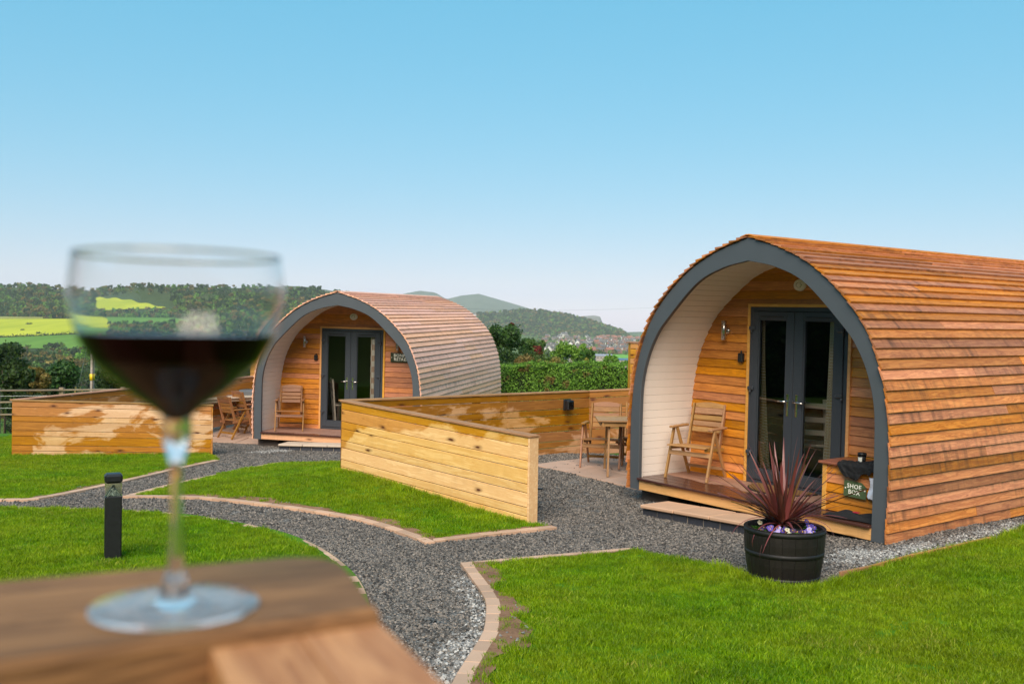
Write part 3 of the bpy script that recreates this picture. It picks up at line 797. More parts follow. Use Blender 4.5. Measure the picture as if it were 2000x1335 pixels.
    top = [(-p.x-.04, p.y) for p in LINP if p.y > DOOR_T-.03]; top = [(-prof_u(LINP, DOOR_T-.03)-.04, DOOR_T-.03)] + top
    poly = top + [(-u, w) for u, w in reversed(top[:-1])]
    def side_poly(ui, s):
        pts = [(s*(p.x+.04), p.y) for p in LINP if p.y <= DOOR_T-.02] + [(s*(prof_u(LINP, DOOR_T-.02)+.04), DOOR_T-.02)]
        return pts + [(ui, DOOR_T-.02), (ui, 0)]
    m.prism(poly[::-1], 0, .03, M=toM)
    m.prism(side_poly(d0, -1), 0, .03, M=toM); m.prism(side_poly(d1, 1)[::-1], 0, .03, M=toM)
    m.build('wall_backing', M_MEMB, P)
    k = 0; wv = DK-.02
    while wv < 2.72:
        wb, wt = wv, wv+.135
        segs = []
        umx = prof_u(LINP, wb)+.03
        if prof_u(LINP, wb) < .08: break
        if wb + .05 < DOOR_T: segs = [(-umx, d0-.036), (d1+.036, umx)]
        else: segs = [(-umx, umx)]
        for u0, u1 in segs:
            L = round(u1-u0, 3)
            Y = Vector((0, .085, 1)).normalized(); X = Vector((1, 0, 0)); Z = X.cross(Y)
            k_ = ('wallb', L, wallm.name)
            if wt > DOOR_T and wb + .05 < DOOR_T: pass
            link('wall_board', wedge('wall_board', L, wallm, .135, .019, .007), P, frame(X, Y, Z, Vector((u0, REC+.012, wb+.0675))))
        wv += .1025; k += 1
    # --- trim and double doors
    yF = REC-.022
    for nm, u0, u1, w0, w1 in (('door_trim', -.742, d0, DK, DOOR_T), ('door_trim', d1, .651, DK, DOOR_T), ('door_trim', d0, d1, DOOR_T-.034, DOOR_T)):
        MB().box(u0, u1, yF-.006, yF+.06, w0, w1, b=.003).build(nm, M_TRIM, P)
    m = MB(); fw = .05
    m.box(d0+.001, d0+fw, yF, yF+.07, DK+.004, DOOR_T-.036, b=.004); m.box(d1-fw, d1-.001, yF, yF+.07, DK+.004, DOOR_T-.036, b=.004)
    m.box(d0+fw, d1-fw, yF, yF+.07, DOOR_T-.036-fw, DOOR_T-.036, b=.004); m.box(d0+fw, d1-fw, yF, yF+.07, DK+.004, DK+.045, b=.004)
    m.build('door_frame', M_PVC, P)
    mid = -.072
    for (u0, u1, g0, g1, hs_) in ((d0+fw+.003, mid-.002, -.575, -.175, 1), (mid+.002, d1-fw-.003, .052, .452, -1)):
        w0, w1 = DK+.050, DOOR_T-.09; gb, gt = DK+.165, DOOR_T-.175
        m = MB(); y0, y1 = yF-.016, yF+.05
        m.box(u0, g0, y0, y1, w0, w1, b=.004); m.box(g1, u1, y0, y1, w0, w1, b=.004)
        m.box(g0, g1, y0+.001, y1-.001, w0, gb, b=.004); m.box(g0, g1, y0+.001, y1-.001, gt, w1, b=.004)
        bd = .016                                    # glazing bead
        m.box(g0, g0+bd, y0+.008, y1-.01, gb, gt, b=.003); m.box(g1-bd, g1, y0+.008, y1-.01, gb, gt, b=.003)
        m.box(g0+bd, g1-bd, y0+.009, y1-.011, gb, gb+bd, b=.003); m.box(g0+bd, g1-bd, y0+.009, y1-.011, gt-bd, gt, b=.003)
        D = m.build('door', M_PVC, P)
        MB().box(g0+bd-.004, g1-bd+.004, y0+.022, y0+.026, gb+bd-.004, gt-bd+.004).build('glass_pane', M_GLASS, D)
        uc = (g0+g1)/2
        MB().box(uc-.16, uc+.16, y0-.010, y0, w1-.062, w1-.050, b=.004).build('trickle_vent', M_BLACK, D)
        hu = u0+.012 if hs_ > 0 else u1-.012           # hinges on the outer stile
        for hw in (DK+.36, DK+1.10, DK+1.80):
            h = MB(); h.box(hu-.055, hu+.028, y0-.030, y0, hw-.022, hw+.022, b=.010); h.tube([(hu-.02*hs_, y0-.014, hw-.055), (hu-.02*hs_, y0-.014, hw-.02)], .012, 8)
            h.build('hinge', M_PVC, D)
        pu = u1-.062 if hs_ > 0 else u0+.055
        hw = DK+.985
        h = MB(); h.box(pu-.015, pu+.015, y0-.009, y0, hw-.165, hw+.085, b=.006)
        h.tube([(pu, y0-.009, hw), (pu, y0-.05, hw)], .009, 8); h.tube([(pu+.01*hs_, y0-.05, hw), (pu-.06*hs_, y0-.052, hw), (pu-.125*hs_, y0-.047, hw-.003)], [.011, .010, .008], 8)
        h.tube([(pu, y0-.014, hw-.095), (pu, y0-.009, hw-.095)], .009, 10)
        h.build('handle', M_CHROME, D)
    # --- fittings
    for lu in (-1.05, .93):
        b_ = MB(); b_.lathe([(0, 0), (.036, 0), (.036, .022), (0, .022)], 18, M=T(lu+.0, REC-.006, 1.90) @ RX(pi/2)); b_.box(lu-.012, lu+.012, REC-.075, REC-.02, 1.888, 1.912)
        lamp = b_.build('wall_lamp', M_STEEL, P)
        l_ = MB(); l_.lathe([(.0, -.115), (.024, -.115), (.030, -.112), (.030, .112), (.024, .115), (0, .115)], 20, M=T(lu, REC-.082, 1.905)); l_.build('lamp_tube', M_STEEL, lamp)
    k_ = MB(); k_.box(-.855, -.785, REC-.06, REC-.005, 1.535, 1.645, b=.010); k_.tube([(-.82, REC-.03, 1.64), (-.82, REC-.03, 1.672)], .011, 8); k_.build('key_safe', M_BLACK, P)
    v_ = MB(); E = T(-.03, REC-.004, 2.437) @ RX(pi/2) @ Matrix.Diagonal((1.0, .82, 1, 1)); v_.lathe([(0, .034), (.04, .033), (.045, .028), (.072, .026), (.08, .018), (.082, 0), (0, 0)], 28, M=E)
    vv = v_.build('vent_cover', M_OFFW, P)
    v_ = MB(); v_.lathe([(.030, .0345), (.034, .036), (.038, .0345)], 24, M=E); v_.build('vent_ring', M_STEEL, vv)
    if sign:
        s_ = MB().box(.775, 1.285, REC-.034, REC-.018, 1.555, 1.745, b=.004).build('sign', M_SIGN_D, P)
        for i, (tx, zz) in enumerate((('BONNIES', 1.690), ('RETREAT', 1.614))):
            me = text_mesh(tx, .083, .0015, M_LETTER, .0010, 1.12); link('lettering', me, s_, T(1.030, REC-.0362, zz) @ RX(pi/2))
        for su in (.80, 1.26): MB().lathe([(0, .003), (.008, .002), (.009, 0)], 10, M=T(su, REC-.034, 1.65) @ RX(pi/2)).build('screw', M_OFFW, s_)
    # --- deck
    dm = deck_mat_f(P); nb = 7; bw = (REC+.035)/nb
    for i in range(nb):
        y0 = -.038 + i*bw; hw = 1.562 if i == 0 else 1.585
        if i == 0: hw = 1.548
        Ld = 2*hw; me = boxmesh('deck_board', Ld, bw-.004, .026, dm, .004)
        link('deck_board', me, P, T(-hw, y0+bw/2, DK-.013))
    bar('fascia_board', (-1.547, .018, .061), (1.547, .018, .061), .116, .022, M_FASCIA, P, up=(0, -1, 0))
    # --- skids and pads under the floor
    for sx in (-1.15, 1.15):
        s_ = MB(); poly = [(.30, .0), (.52, -.16), (LEN-.5, -.16), (LEN-.3, 0)]
        s_.prism(poly, -.06, .06, M=Matrix(((0, 0, 1, sx), (1, 0, 0, 0), (0, 1, 0, .012), (0, 0, 0, 1)))); s_.build('skid', M_BLKBRD, P)
    return P

def deck_material(name, wet_bias, pale, dark):
    def f(root):
        n = N(name); r = n.rnd(); c = n.coords(root); sep = n.new('ShaderNodeSeparateXYZ'); n.link(c, sep.inputs[0])
        off = n.new('ShaderNodeCombineXYZ'); n.link(n.math('MULTIPLY', r, 40), off.inputs[0])
        co = n.vec('ADD', c, off.outputs[0])
        gr = n.noise(n.vec('MULTIPLY', co, (1.2, 60, 60)), 1.5, 3, .6); f2 = n.noise(n.vec('MULTIPLY', co, (.8, 5, 5)), 1.5, 4, .6)
        q = n.math('ADD', n.math('MULTIPLY', gr, .5), n.math('MULTIPLY', f2, .5))
        dry = n.ramp(q, [(.3, lin(dark)), (.7, lin(pale))]); wet = n.ramp(q, [(.3, lin('#3a221b')), (.7, lin('#5b382d'))])
        nz = n.noise(n.vec('MULTIPLY', c, (2.0, 5, 1)), 1.0, 5, .65)
        m_ = n.math('ADD', n.math('MULTIPLY', sep.outputs[1], -1.6), n.math('MULTIPLY', nz, .9))
        m_ = n.math('MULTIPLY', n.math('ADD', m_, wet_bias), 14, clamp=True)
        n.set(n.mix(m_, dry, wet), n.math('MULTIPLY_ADD', m_, -.38, .62)); n.bump(gr, .2, .002); return n.mat
    return f
podR = build_pod(POD_R, 'large nearer arched wooden pod with orange boards and a cream lined porch', M_CEDAR, M_CEDAR_W, 3, False, deck_material('deck_wet', .26, '#b08a74', '#86604d'))
podL = build_pod(POD_L, 'farther arched wooden pod with pale boards and a dark green name sign beside its doors', M_CEDAR_L, M_CEDAR_W2, 11, True, deck_material('deck_damp', -.32, '#a88270', '#7d594b'))

M_PAD = concrete('brown_concrete', '#6f6158')
# concrete pads under the nearer pod
def on_podpt(pm, u, v, w): return pm @ Vector((u, v, w))
for pm in (POD_R, POD_L):
    for i, v in enumerate((.55, 2.7, 4.9)):
        for u in (-1.5, 1.5):
            p = on_podpt(pm, u, v, .0); gz = g(p.x, p.y)
            if hypot(p.x, p.y) > 26: gz = land(p.x, p.y)
            m = MB(); h = max(.06, p.z-gz+.05); m.box(-.22, .22, -.33, .33, -.04, h-.06, b=.008)
            o = m.build('support_block', M_PAD, None, T(p.x, p.y, gz) @ RZ(pm.to_euler().z))
            tag(o, 'concrete block holding up the floor of the %s pod' % ('nearer' if pm is POD_R else 'farther'), 'support block', 'blocks under the %s pod' % ('nearer' if pm is POD_R else 'farther'))

# ------------------------------------------------------------------ steps in front of the decks
def step(pm, uL, uR, label, slabm):
    o0 = pm @ Vector((uL, -.50, 0)); gz = min(g(o0.x, o0.y), g(*(pm @ Vector((uR, -.5, 0))).xy)) - .01
    yaw = pm.to_euler().z
    a = pm @ Vector((uL, -.47, 0)); b = pm @ Vector((uR, -.47, 0)); za, zb = g(a.x, a.y), g(b.x, b.y)
    X = Vector((b.x-a.x, b.y-a.y, zb-za)); L = X.length; X.normalize(); Y = Vector((-X.y, X.x, 0)).normalized(); Z = X.cross(Y)
    S = thing('paved_step', label, 'step', frame(X, Y, Z, Vector((a.x, a.y, za))))
    h = .075; nb = max(1, int(round(L/.225))); wb = L/nb
    MB().box(.012, L-.012, .032, .42, -.03, h).build('mortar_core', M_MORT, S)
    me = MB().box(.005, wb-.007, .02, .12, -.03, h-.004, b=.004).mesh('brick', M_BRICK)
    for i in range(nb): link('brick', me, S, T(i*wb, RND.uniform(-.003, .003), 0))
    me2 = MB().box(0, .10, 0, .215, -.03, h-.004, b=.004).mesh('brick', M_BRICK)
    link('brick', me2, S, T(.008, .135, 0)); link('brick', me2, S, T(L-.108, .135, 0))
    ns = 4; ws = L/ns
    me3 = MB().box(.0045, ws-.0045, -.02, .425, h+.004, h+.044, b=.009).mesh('paving_slab', slabm)
    for i in range(ns): link('paving_slab', me3, S, T(i*ws, RND.uniform(-.002, .002), RND.uniform(-.001, .001)))
    return S
step(POD_R, -1.02, 1.0, 'buff slab step on dark blue bricks in front of the nearer deck', M_SLAB)
step(POD_L, -.95, 1.05, 'pale slab step on dark bricks in front of the farther deck', M_SLAB_L)

# ------------------------------------------------------------------ behind the door glass
for P_ in (podR, podL): MB().box(-1.55, 1.55, REC+.08, LEN-.1, .102, .14).build('floor_covering', M_DARKIN, P_)
def curtain_mat(name, a, b, check):
    n = N(name); c = n.coords(); sp = n.new('ShaderNodeSeparateXYZ'); n.link(c, sp.inputs[0])
    ck = n.new('ShaderNodeTexChecker'); n.link(n.vec('MULTIPLY', c, (1, 0, 1)), ck.inputs[0]); ck.inputs['Scale'].default_value = check
    col = n.mix(ck.outputs[1], lin(a), lin(b)); n.set(col, .9)
    tr = n.new('ShaderNodeBsdfTranslucent'); n.link(col, tr.inputs[0]); mx = n.new('ShaderNodeMixShader'); mx.inputs[0].default_value = .25
    n.link(n.b.outputs[0], mx.inputs[1]); n.link(tr.outputs[0], mx.inputs[2]); n.link(mx.outputs[0], n.out.inputs[0]); return n.mat
def curtain(pm, u0, u1, u0b, u1b, mat, label, y=REC+.062):
    m = MB(); nu, nz = 40, 14
    for side in (0, .004):
        for j in range(nz+1):
            t = j/nz; w = DOOR_T-.10 - t*(DOOR_T-.10-DK-.05); a = u0+(u0b-u0)*t**1.6; b = u1+(u1b-u1)*t**1.6
            for i in range(nu+1):
                s = i/nu; m.v.append((a+(b-a)*s, y+side+.016*sin(s*24+t*1.2)*(.7+.3*t), w))
    for q in (0, 1):
        o = q*(nu+1)*(nz+1)
        for j in range(nz):
            for i in range(nu):
                k = o+j*(nu+1)+i; f = (k, k+1, k+nu+2, k+nu+1); m.f.append(f if q else f[::-1])
    m.m = [0]*len(m.f); m.sm = [True]*len(m.f)
    o = m.build('curtain', mat, None, pm); tag(o, label, 'curtain')
CM1 = curtain_mat('check_curtain', '#fbf0d6', '#e6cd9a', 60); CM2 = curtain_mat('check_curtain_grey', '#cbbd9c', '#a08a4e', 60); CM3 = curtain_mat('striped_curtain', '#f0ebdc', '#d8bba2', 9)
curtain(POD_R, .325, .43, .255, .41, CM1, 'bright cream checked curtain behind the right hand door glass of the nearer pod')
curtain(POD_R, -.65, -.555, -.65, -.42, CM2, 'dull ochre checked curtain behind the left hand door glass of the nearer pod')
curtain(POD_L, .32, .46, .32, .46, CM3, 'pale curtain with a striped edge behind the right door glass of the farther pod')
def dining_chair(pm, u, v, rot, label):
    M = pm @ T(u, v, .14) @ RZ(rot); R = thing('dining_chair', label, 'chair', M)
    for sx in (-.19, .19):
        bar('leg', (sx, -.19, 0), (sx, -.19, .45), .035, .035, M_PALEIN, R, up=(0, 1, 0))
        bar('back_post', (sx, .19, 0), (sx*1.02, .27, 1.0), .038, .035, M_PALEIN, R, up=(0, 1, 0))
    MB().box(-.22, .22, -.22, .21, .45, .48, b=.01).build('seat', M_PALEIN, R)
    for z in (.62, .77, .93): bar('back_slat', (-.17, .21+(z-.45)*.13, z), (.17, .21+(z-.45)*.13, z), .06, .018, M_PALEIN, R, up=(0, 1, 0))
dining_chair(POD_R, -.18, REC+.62, pi+.5, 'pale ladder back chair seen through the left door glass of the nearer pod')
dining_chair(POD_R, .20, REC+.75, pi-.2, 'pale ladder back chair seen through the right door glass of the nearer pod')
dining_chair(POD_L, -.42, REC+.55, pi/2+.5, 'pale ladder back chair seen through the door glass of the farther pod')
bagm = N('turquoise_bag'); bagm.set(lin('#2f9fae'), .6)
m = MB(); m.box(-.10, .10, -.045, .045, 0, .30, b=.006); m.tube([(-.05, 0, .30), (-.04, 0, .38), (0, 0, .41), (.04, 0, .38), (.05, 0, .30)], .004, 6)
bg_ = thing('gift_bag', 'turquoise paper bag with dark print, inside the door of the farther pod', 'bag', POD_L @ T(-.22, REC+.36, .66))
m.build('bag_body', bagm.mat, bg_)
for zz, ww in ((.19, .06), (.165, .075), (.14, .05), (.10, .07), (.075, .06)): MB().box(-ww, ww, -.0465, -.0455, zz-.006, zz+.006).build('print', M_SIGN_D, bg_)
tb = thing('dining_table', 'low dark dining table inside the farther pod under the turquoise bag', 'table', POD_L @ T(-.15, REC+.62, .14))
MB().box(-.35, .35, -.34, .5, .48, .515, b=.006).build('table_top', M_DARKIN, tb)
for a, b in ((-.3, -.29), (.3, -.29), (-.3, .44), (.3, .44)): MB().box(a-.03, a+.03, b-.03, b+.03, 0, .48).build('leg', M_DARKIN, tb)
# ------------------------------------------------------------------ board fences
def fence_mats(nm, wl, wd, dl, dd, thr, gain, z0, scl, knots=.10):
    return lambda root: wood(nm, dl, dd, .6, vary=.10, knots=knots*1.6+.06, hue=.006, band=.35, wet=(root, wl, wd, thr, gain, z0, scl), streak=.12, streak_col=(.16, .06, .02))
def board_fence(label, a, b, mf, H=.98, ends=(False, True), joints=(), cap=True, side=1, cat='fence', rails=True):
    a, b = Vector(a), Vector(b); X = Vector((b.x-a.x, b.y-a.y, 0)); Lh = X.length; X.normalize(); Y = Vector((-X.y, X.x, 0)); Z = Vector((0, 0, 1))
    root = thing('timber_fence', label, cat, frame(X, Y, Z, a)); slope = (b.z-a.z)/Lh; mat = mf(root)
    cuts = [0] + [j*Lh for j in joints] + [Lh]
    def bd(name, x0, x1, y, zc, Wd, Tk, mt=None, bev=.003, flat=False):
        L = hypot(x1-x0, (x1-x0)*slope)
        Xl = Vector((1, 0, slope)).normalized(); Zl = Vector((0, -1, 0)); Yl = Zl.cross(Xl)
        if flat: Yl = Vector((0, 1, 0)); Zl = Xl.cross(Yl)
        return link(name, boxmesh(name, round(L, 3), Wd, Tk, mt or mat, bev), root, frame(Xl, Yl, Zl, Vector((x0, y, zc + x0*slope))))
    sizes = [.150, .092]*4 if H < 1.2 else [.150, .092]*7
    z = 0
    for i, wd in enumerate(sizes):
        for c0, c1 in zip(cuts, cuts[1:]):
            bd('fence_board', c0+.002, c1-.002, RND.uniform(-.0015, .0015), z+wd/2, wd-.006, .024)
        z += wd + .002
    top = z
    n = max(1, int(round(Lh/1.8)))
    for i in range(n+1):
        px = min(max(i*Lh/n, .055), Lh-.055); hid = not (i == 0 and ends[0] or i == n and ends[1])
        th = .095
        bar('post', (px, .06, px*slope-.25), (px, .06, px*slope+top-.004), th, .09, mat, root, up=(0, 1, 0), bev=.004)
    if ends[1]:          # the end board that closes the panel
        link('end_board', MB().box(0, .024, -.014, .125, 0, top-.003, b=.003).mesh('end_board', mat), root, T(Lh+.001, 0, Lh*slope))
    if cap: bd('cap_rail', -.02, Lh+.035 if ends[1] else Lh+.01, .052, top+.011, .160, .022, M_CAP, .004, True)
    return root
board_fence('pale timber fence with golden wet patches and a square end, between the two pods', FA0, FA1, fence_mats('wet_fence_front', '#dd9f4a', '#b87628', '#f8cd8a', '#d89c4c', .60, .95, .60, .75, .10), ends=(False, True))
board_fence('brown damp timber fence behind the gravel yard, with a black lamp on it', FA0+Vector((.02, .05, 0)), FB1, fence_mats('wet_fence_back', '#a8702a', '#7a4a17', '#cf9f70', '#ab7a4c', .46, .25, .4, .9), ends=(False, False), joints=(.62,))
board_fence('short brown timber fence length running behind the arch of the nearer pod', FB1, FB2, fence_mats('wet_fence_side', '#a8702a', '#7a4a17', '#cf9f70', '#ab7a4c', .46, .25, .4, .9), ends=(False, False))
board_fence('knotty orange timber fence with a square end post behind the bollard light', FC0, FC1, fence_mats('knotty_fence', '#c68433', '#93581e', '#e6bd90', '#c8935e', .46, .1, .4, .9, .20), ends=(False, True))
board_fence('brown timber fence leg running back from the left fence corner towards the farther pod', FC0+Vector((.03, .06, 0)), FD1, fence_mats('brown_fence', '#b07433', '#7f4d1d', '#cb9a6c', '#a2724a', .44, .2, .4, .8), ends=(False, False), joints=(.5,))
def priv(label, a, b): return board_fence(label, a, b, fence_mats('privacy_'+label[:5], '#d29a48', '#a56d26', '#dcb06c', '#bb8746', .5, 0, .4, .7), H=1.7, ends=(True, False), cat='fence panel')
pa = at_depth(1231, 700, 16.2); priv('tall yellow timber panel just showing behind the left edge of the nearer pod', Vector((pa.x, pa.y, EZ-.2-1.72)), Vector((pa.x+1.6, pa.y+.5, EZ-.2-1.72)))
pa = at_depth(489, 700, 23.2); priv('tall pale timber panel just showing behind the left edge of the farther pod', Vector((pa.x, pa.y, EZ-.62-1.72)), Vector((pa.x+1.6, pa.y+.5, EZ-.62-1.72)))

# post and rail fence at the far left
pr = thing('post_and_rail_fence', 'weathered post and rail fence beyond the left board fence', 'fence')
pA = at_depth(-420, 828, 23.0); pB = at_depth(240, 815, 26.0)
for i in range(6):
    t = i/5; p = pA.lerp(pB, t); gz = land(p.x, p.y)
    top = at_depth(0, 763, p.y).z + (p.x)*.0
    tz = pA.lerp(pB, t).z + .80
    bar('post', (p.x, p.y, min(gz, tz-.7)-.1), (p.x, p.y, tz), .11, .11, M_RAILW, pr, up=(0, 1, 0))
for z in (.74, .45, .14):
    for i in range(5):
        a = pA.lerp(pB, i/5); b = pA.lerp(pB, (i+1)/5); bar('rail', a+Vector((0, -.075, z)), b+Vector((0, -.075, z)), .11, .035, M_RAILW, pr)
tape = paint('white_tape', '#f2f1ec', .5)
for z in (.60, .30): bar('tape', pA+Vector((0, -.1, z)), pB+Vector((0, -.1, z)), .03, .006, tape, pr)

# black lamp on the back fence
fx = at_depth(1107, 790, 15.28)
m = MB(); fl = thing('wall_light', 'square black lamp fixed to the brown back fence', 'wall light', T(*fx) @ RZ(atan2(FB1.y-FA0.y, FB1.x-FA0.x)))
m.box(-.065, .065, -.10, 0, -.075, .075, b=.012); m.build('housing', M_BLACK, fl)
MB().box(-.05, .05, -.112, -.10, -.045, .055, b=.005).build('lens', paint('dark_lens', '#0c0c0d', .15, var=0, bump=0), fl)
MB().box(-.075, .075, -.02, .004, -.085, .085, b=.006).build('back_plate', M_BLACK, fl)
# black post with a flat top beside the fence end
q = at_depth(1043, 945, 11.1); q.z = g(q.x, q.y)
bl = thing('tap_post', 'thin black post with a flat top right behind the centre fence end', 'post', T(*q) @ RZ(-.3))
MB().box(-.018, .018, -.018, .018, -.05, .255, b=.003).build('upright', M_BLACK, bl); MB().box(-.03, .10, -.03, .03, .255, .272, b=.004).build('flat_top', M_BLACK, bl)

# ------------------------------------------------------------------ patios
def patio(corner, dirx, nx, ny, sz, mat, z_of, lift=.02):
    R = struct('patio'); X = Vector((dirx.x, dirx.y, 0)).normalized(); Y = Vector((-X.y, X.x, 0))
    for j in range(ny):
        off = 0 if j % 2 == 0 else -.5
        for i in range(nx+1):
            u0 = max(0, (i+off)*sz); u1 = min(nx*sz, (i+1+off)*sz)
            if u1-u0 < .1: continue
            o = corner + X*u0 + Y*(j*sz); c = o + X*((u1-u0)/2) + Y*(sz/2)
            za = z_of(o.x, o.y); zb = z_of(*(o+X*(u1-u0)).xy); zc = z_of(*(o+Y*sz).xy)
            Xs = Vector((X.x, X.y, (zb-za)/(u1-u0))).normalized(); Ys = Vector((Y.x, Y.y, (zc-za)/sz)); Ys = (Ys - Xs*Ys.dot(Xs)).normalized(); Zs = Xs.cross(Ys)
            k = ('slab', round(u1-u0, 3), sz, mat.name)
            if k not in _cache: _cache[k] = MB().box(.004, u1-u0-.004, .004, sz-.004, -.05, 0, b=.004).mesh('paving_slab', mat)
            link('paving_slab', _cache[k], R, frame(Xs, Ys, Zs, Vector((o.x, o.y, za+lift+RND.uniform(-.001, .001)))))
    return R
A_ = ground_px(1041, 909); B_ = ground_px(1222, 951); Bk = ground_px(1172, 895)
patio(A_, B_-A_, 9, 4, .6, M_FLAG, g)
C_ = ground_px(300, 861); D_ = ground_px(472, 866)
patio(C_+Vector((0, .0, 0)), D_-C_, 6, 4, .6, M_FLAG, g)

# ------------------------------------------------------------------ folding armchairs and tables
def make_chair(label, mat, M):
    R = thing('folding_armchair', label, 'chair', M)
    W2 = .27
    for s in (-1, 1):
        x = s*W2
        bar('front_leg', (x, -.30, 0), (x, -.115, .585), .042, .024, mat, R, up=(1, 0, 0))
        bar('rear_leg', (x-s*.026, .24, 0), (x-s*.026, -.085, .585), .042, .024, mat, R, up=(1, 0, 0))
        ab = MB().box(-.035, .022, -.215, .19, .585, .612, b=.008)
        link('armrest', ab.mesh('armrest', mat), R, T(x-s*.012 if s > 0 else x+.02, 0, 0))
        bar('back_stile', (s*.205, .115, .29), (s*.205, .275, .86), .05, .024, mat, R, up=(1, 0, 0))
        bar('seat_rail', (s*.222, -.255, .365), (s*.222, .20, .335), .038, .024, mat, R, up=(1, 0, 0))
    for i in range(5):
        y = -.275 + i*.089; bar('seat_slat', (-.255 if i == 0 else -.235, y, .394-.0062*i), (.255 if i == 0 else .235, y, .394-.0062*i), .072, .016, mat, R)
    for i, (zz, hw) in enumerate(((.555, .06), (.625, .06), (.695, .06), (.775, .075))):
        y = .115 + (zz-.29)*.281
        bar('back_slat', (-.185, y-.002, zz), (.185, y-.002, zz), hw, .016, mat, R, up=(0, -1, .28))
    # curved top slat
    m = MB(); n = 10
    arc = [(-.185 + .37*i/n, .035 + .022*sin(pi*i/n)) for i in range(n+1)]
    m.prism([(-.185, -.012)] + [(.185, -.012)] + list(reversed(arc)), -.008, .008)
    y = .115 + (.83-.29)*.281; link('back_slat', m.mesh('back_slat', mat), R, T(0, y, .825) @ RX(pi/2-.274))
    bar('stretcher', (-.26, -.215, .30), (.26, -.215, .30), .052, .02, mat, R, up=(0, -1, .3)); bar('stretcher', (-.24, .165, .11), (.24, .165, .11), .035, .02, mat, R, up=(0, -1, 0))
    return R
def deck_pt(pm, X, Y): return on_pod(pm, X, Y, 2, DK)
def facing(pm, a, b): d = b-a; return atan2(d.y, d.x)
f0, f1 = deck_pt(POD_R, 1299, 932), deck_pt(POD_R, 1380, 943); r0, r1 = deck_pt(POD_R, 1338, 920), deck_pt(POD_R, 1420, 931)
ctr = (f0+f1)/2; rot = atan2((f1-f0).y, (f1-f0).x)
make_chair('light brown folding wooden armchair on the nearer deck against the cream lining', M_CHAIR, POD_R @ T(ctr.x, ctr.y, DK) @ RZ(rot) @ T(0, .30, 0))
f0, f1 = deck_pt(POD_L, 547, 840), deck_pt(POD_L, 599, 839); ctr = (f0+f1)/2; rot = atan2((f1-f0).y, (f1-f0).x)
make_chair('brown folding wooden armchair on the farther deck beside the glazed doors', M_CHAIR_D, POD_L @ T(ctr.x, .27, DK) @ RZ(.36) @ T(0, .30, 0))
def folding_table(label, mat, M, L=1.4, Wd=.8, h=.74):
    R = thing('folding_table', label, 'table', M)
    n = 8; sw = Wd/n
    for i in range(n): bar('table_slat', (-L/2, -Wd/2+(i+.5)*sw, h), (L/2, -Wd/2+(i+.5)*sw, h), sw-.008, .022, mat, R)
    for y in (-Wd/2+.05, Wd/2-.05): bar('apron', (-L/2+.08, y, h-.045), (L/2-.08, y, h-.045), .055, .022, mat, R, up=(0, 1, 0))
    for x in (-L/2+.05, L/2-.05): bar('apron', (x, -Wd/2+.06, h-.045), (x, Wd/2-.06, h-.045), .055, .022, mat, R, up=(1, 0, 0))
    for x in (-L/2+.16, L/2-.16):
        s = 1 if x > 0 else -1
        for y in (-Wd/2+.10, Wd/2-.10):
            t = 1 if y > 0 else -1
            bar('leg', (x+s*.02, y+t*.06, 0), (x, y-t*.05, h-.02), .05, .028, mat, R, up=(1, 0, 0))
        bar('stretcher', (x+s*.012, -Wd/2+.10, .24), (x+s*.012, Wd/2-.10, .24), .045, .024, mat, R, up=(1, 0, 0))
    return R
M_TABTOP = wood('damp_table', '#dccdb9', '#b59a7e', .3, vary=.1, gs=1.4)
# right patio: table half hidden by the arch, chairs behind it
p = ground_px(1226, 929); zt = g(p.x, p.y)+.02
rt = atan2((B_-A_).y, (B_-A_).x)
folding_table('wooden folding table on the patio half hidden by the arch of the nearer pod', M_CHAIR, T(p.x+.12, p.y+.05, zt) @ RZ(rt+.75), 1.1, .7, .74)
p2 = ground_px(1178, 913); make_chair('wooden armchair at the far side of the nearer patio table, its back to the fence', M_CHAIR_D, T(p2.x, p2.y+.05, g(p2.x, p2.y)+.02) @ RZ(-.25))
p3 = ground_px(1224, 911); make_chair('wooden patio armchair mostly hidden behind the arch of the nearer pod', M_CHAIR_D, T(p3.x+.22, p3.y+.2, g(p3.x, p3.y)+.02) @ RZ(-.1))
# left patio
p = ground_px(432, 850); zt = g(p.x, p.y)+.02; dl = atan2((D_-C_).y, (D_-C_).x)
folding_table('long pale topped table on the farther patio, behind the left fence end', M_TABTOP, T(p.x-.15, p.y+.35, zt) @ RZ(.95), 1.9, .95, .76)
pc = ground_px(446, 857); make_chair('brown folding armchair nearest the left fence end, drawn up to the farther patio table', M_CHAIR_D, T(pc.x+.10, pc.y+.1, g(pc.x, pc.y)+.02) @ RZ(2.45))
pc = ground_px(482, 846); make_chair('brown folding patio armchair closest to the arch of the farther pod', M_CHAIR_D, T(pc.x-.02, pc.y+.2, g(pc.x, pc.y)+.02) @ RZ(2.35))
# lidded grey box behind the patio chairs
pb = at_depth(487, 800, 21.9); gz = g(pb.x, pb.y)
gb = thing('lidded_box', 'pale box with a dark lid standing behind the farther patio chairs', 'box', T(pb.x, pb.y, gz) @ RZ(.2))
MB().box(-.22, .22, -.2, .2, 0, .50, b=.015).build('box_body', paint('pale_grey_box', '#b9bdc4', .5), gb); MB().box(-.24, .24, -.22, .22, .50, .72, b=.04).build('lid', paint('slate_lid', '#5a5f63', .45), gb)

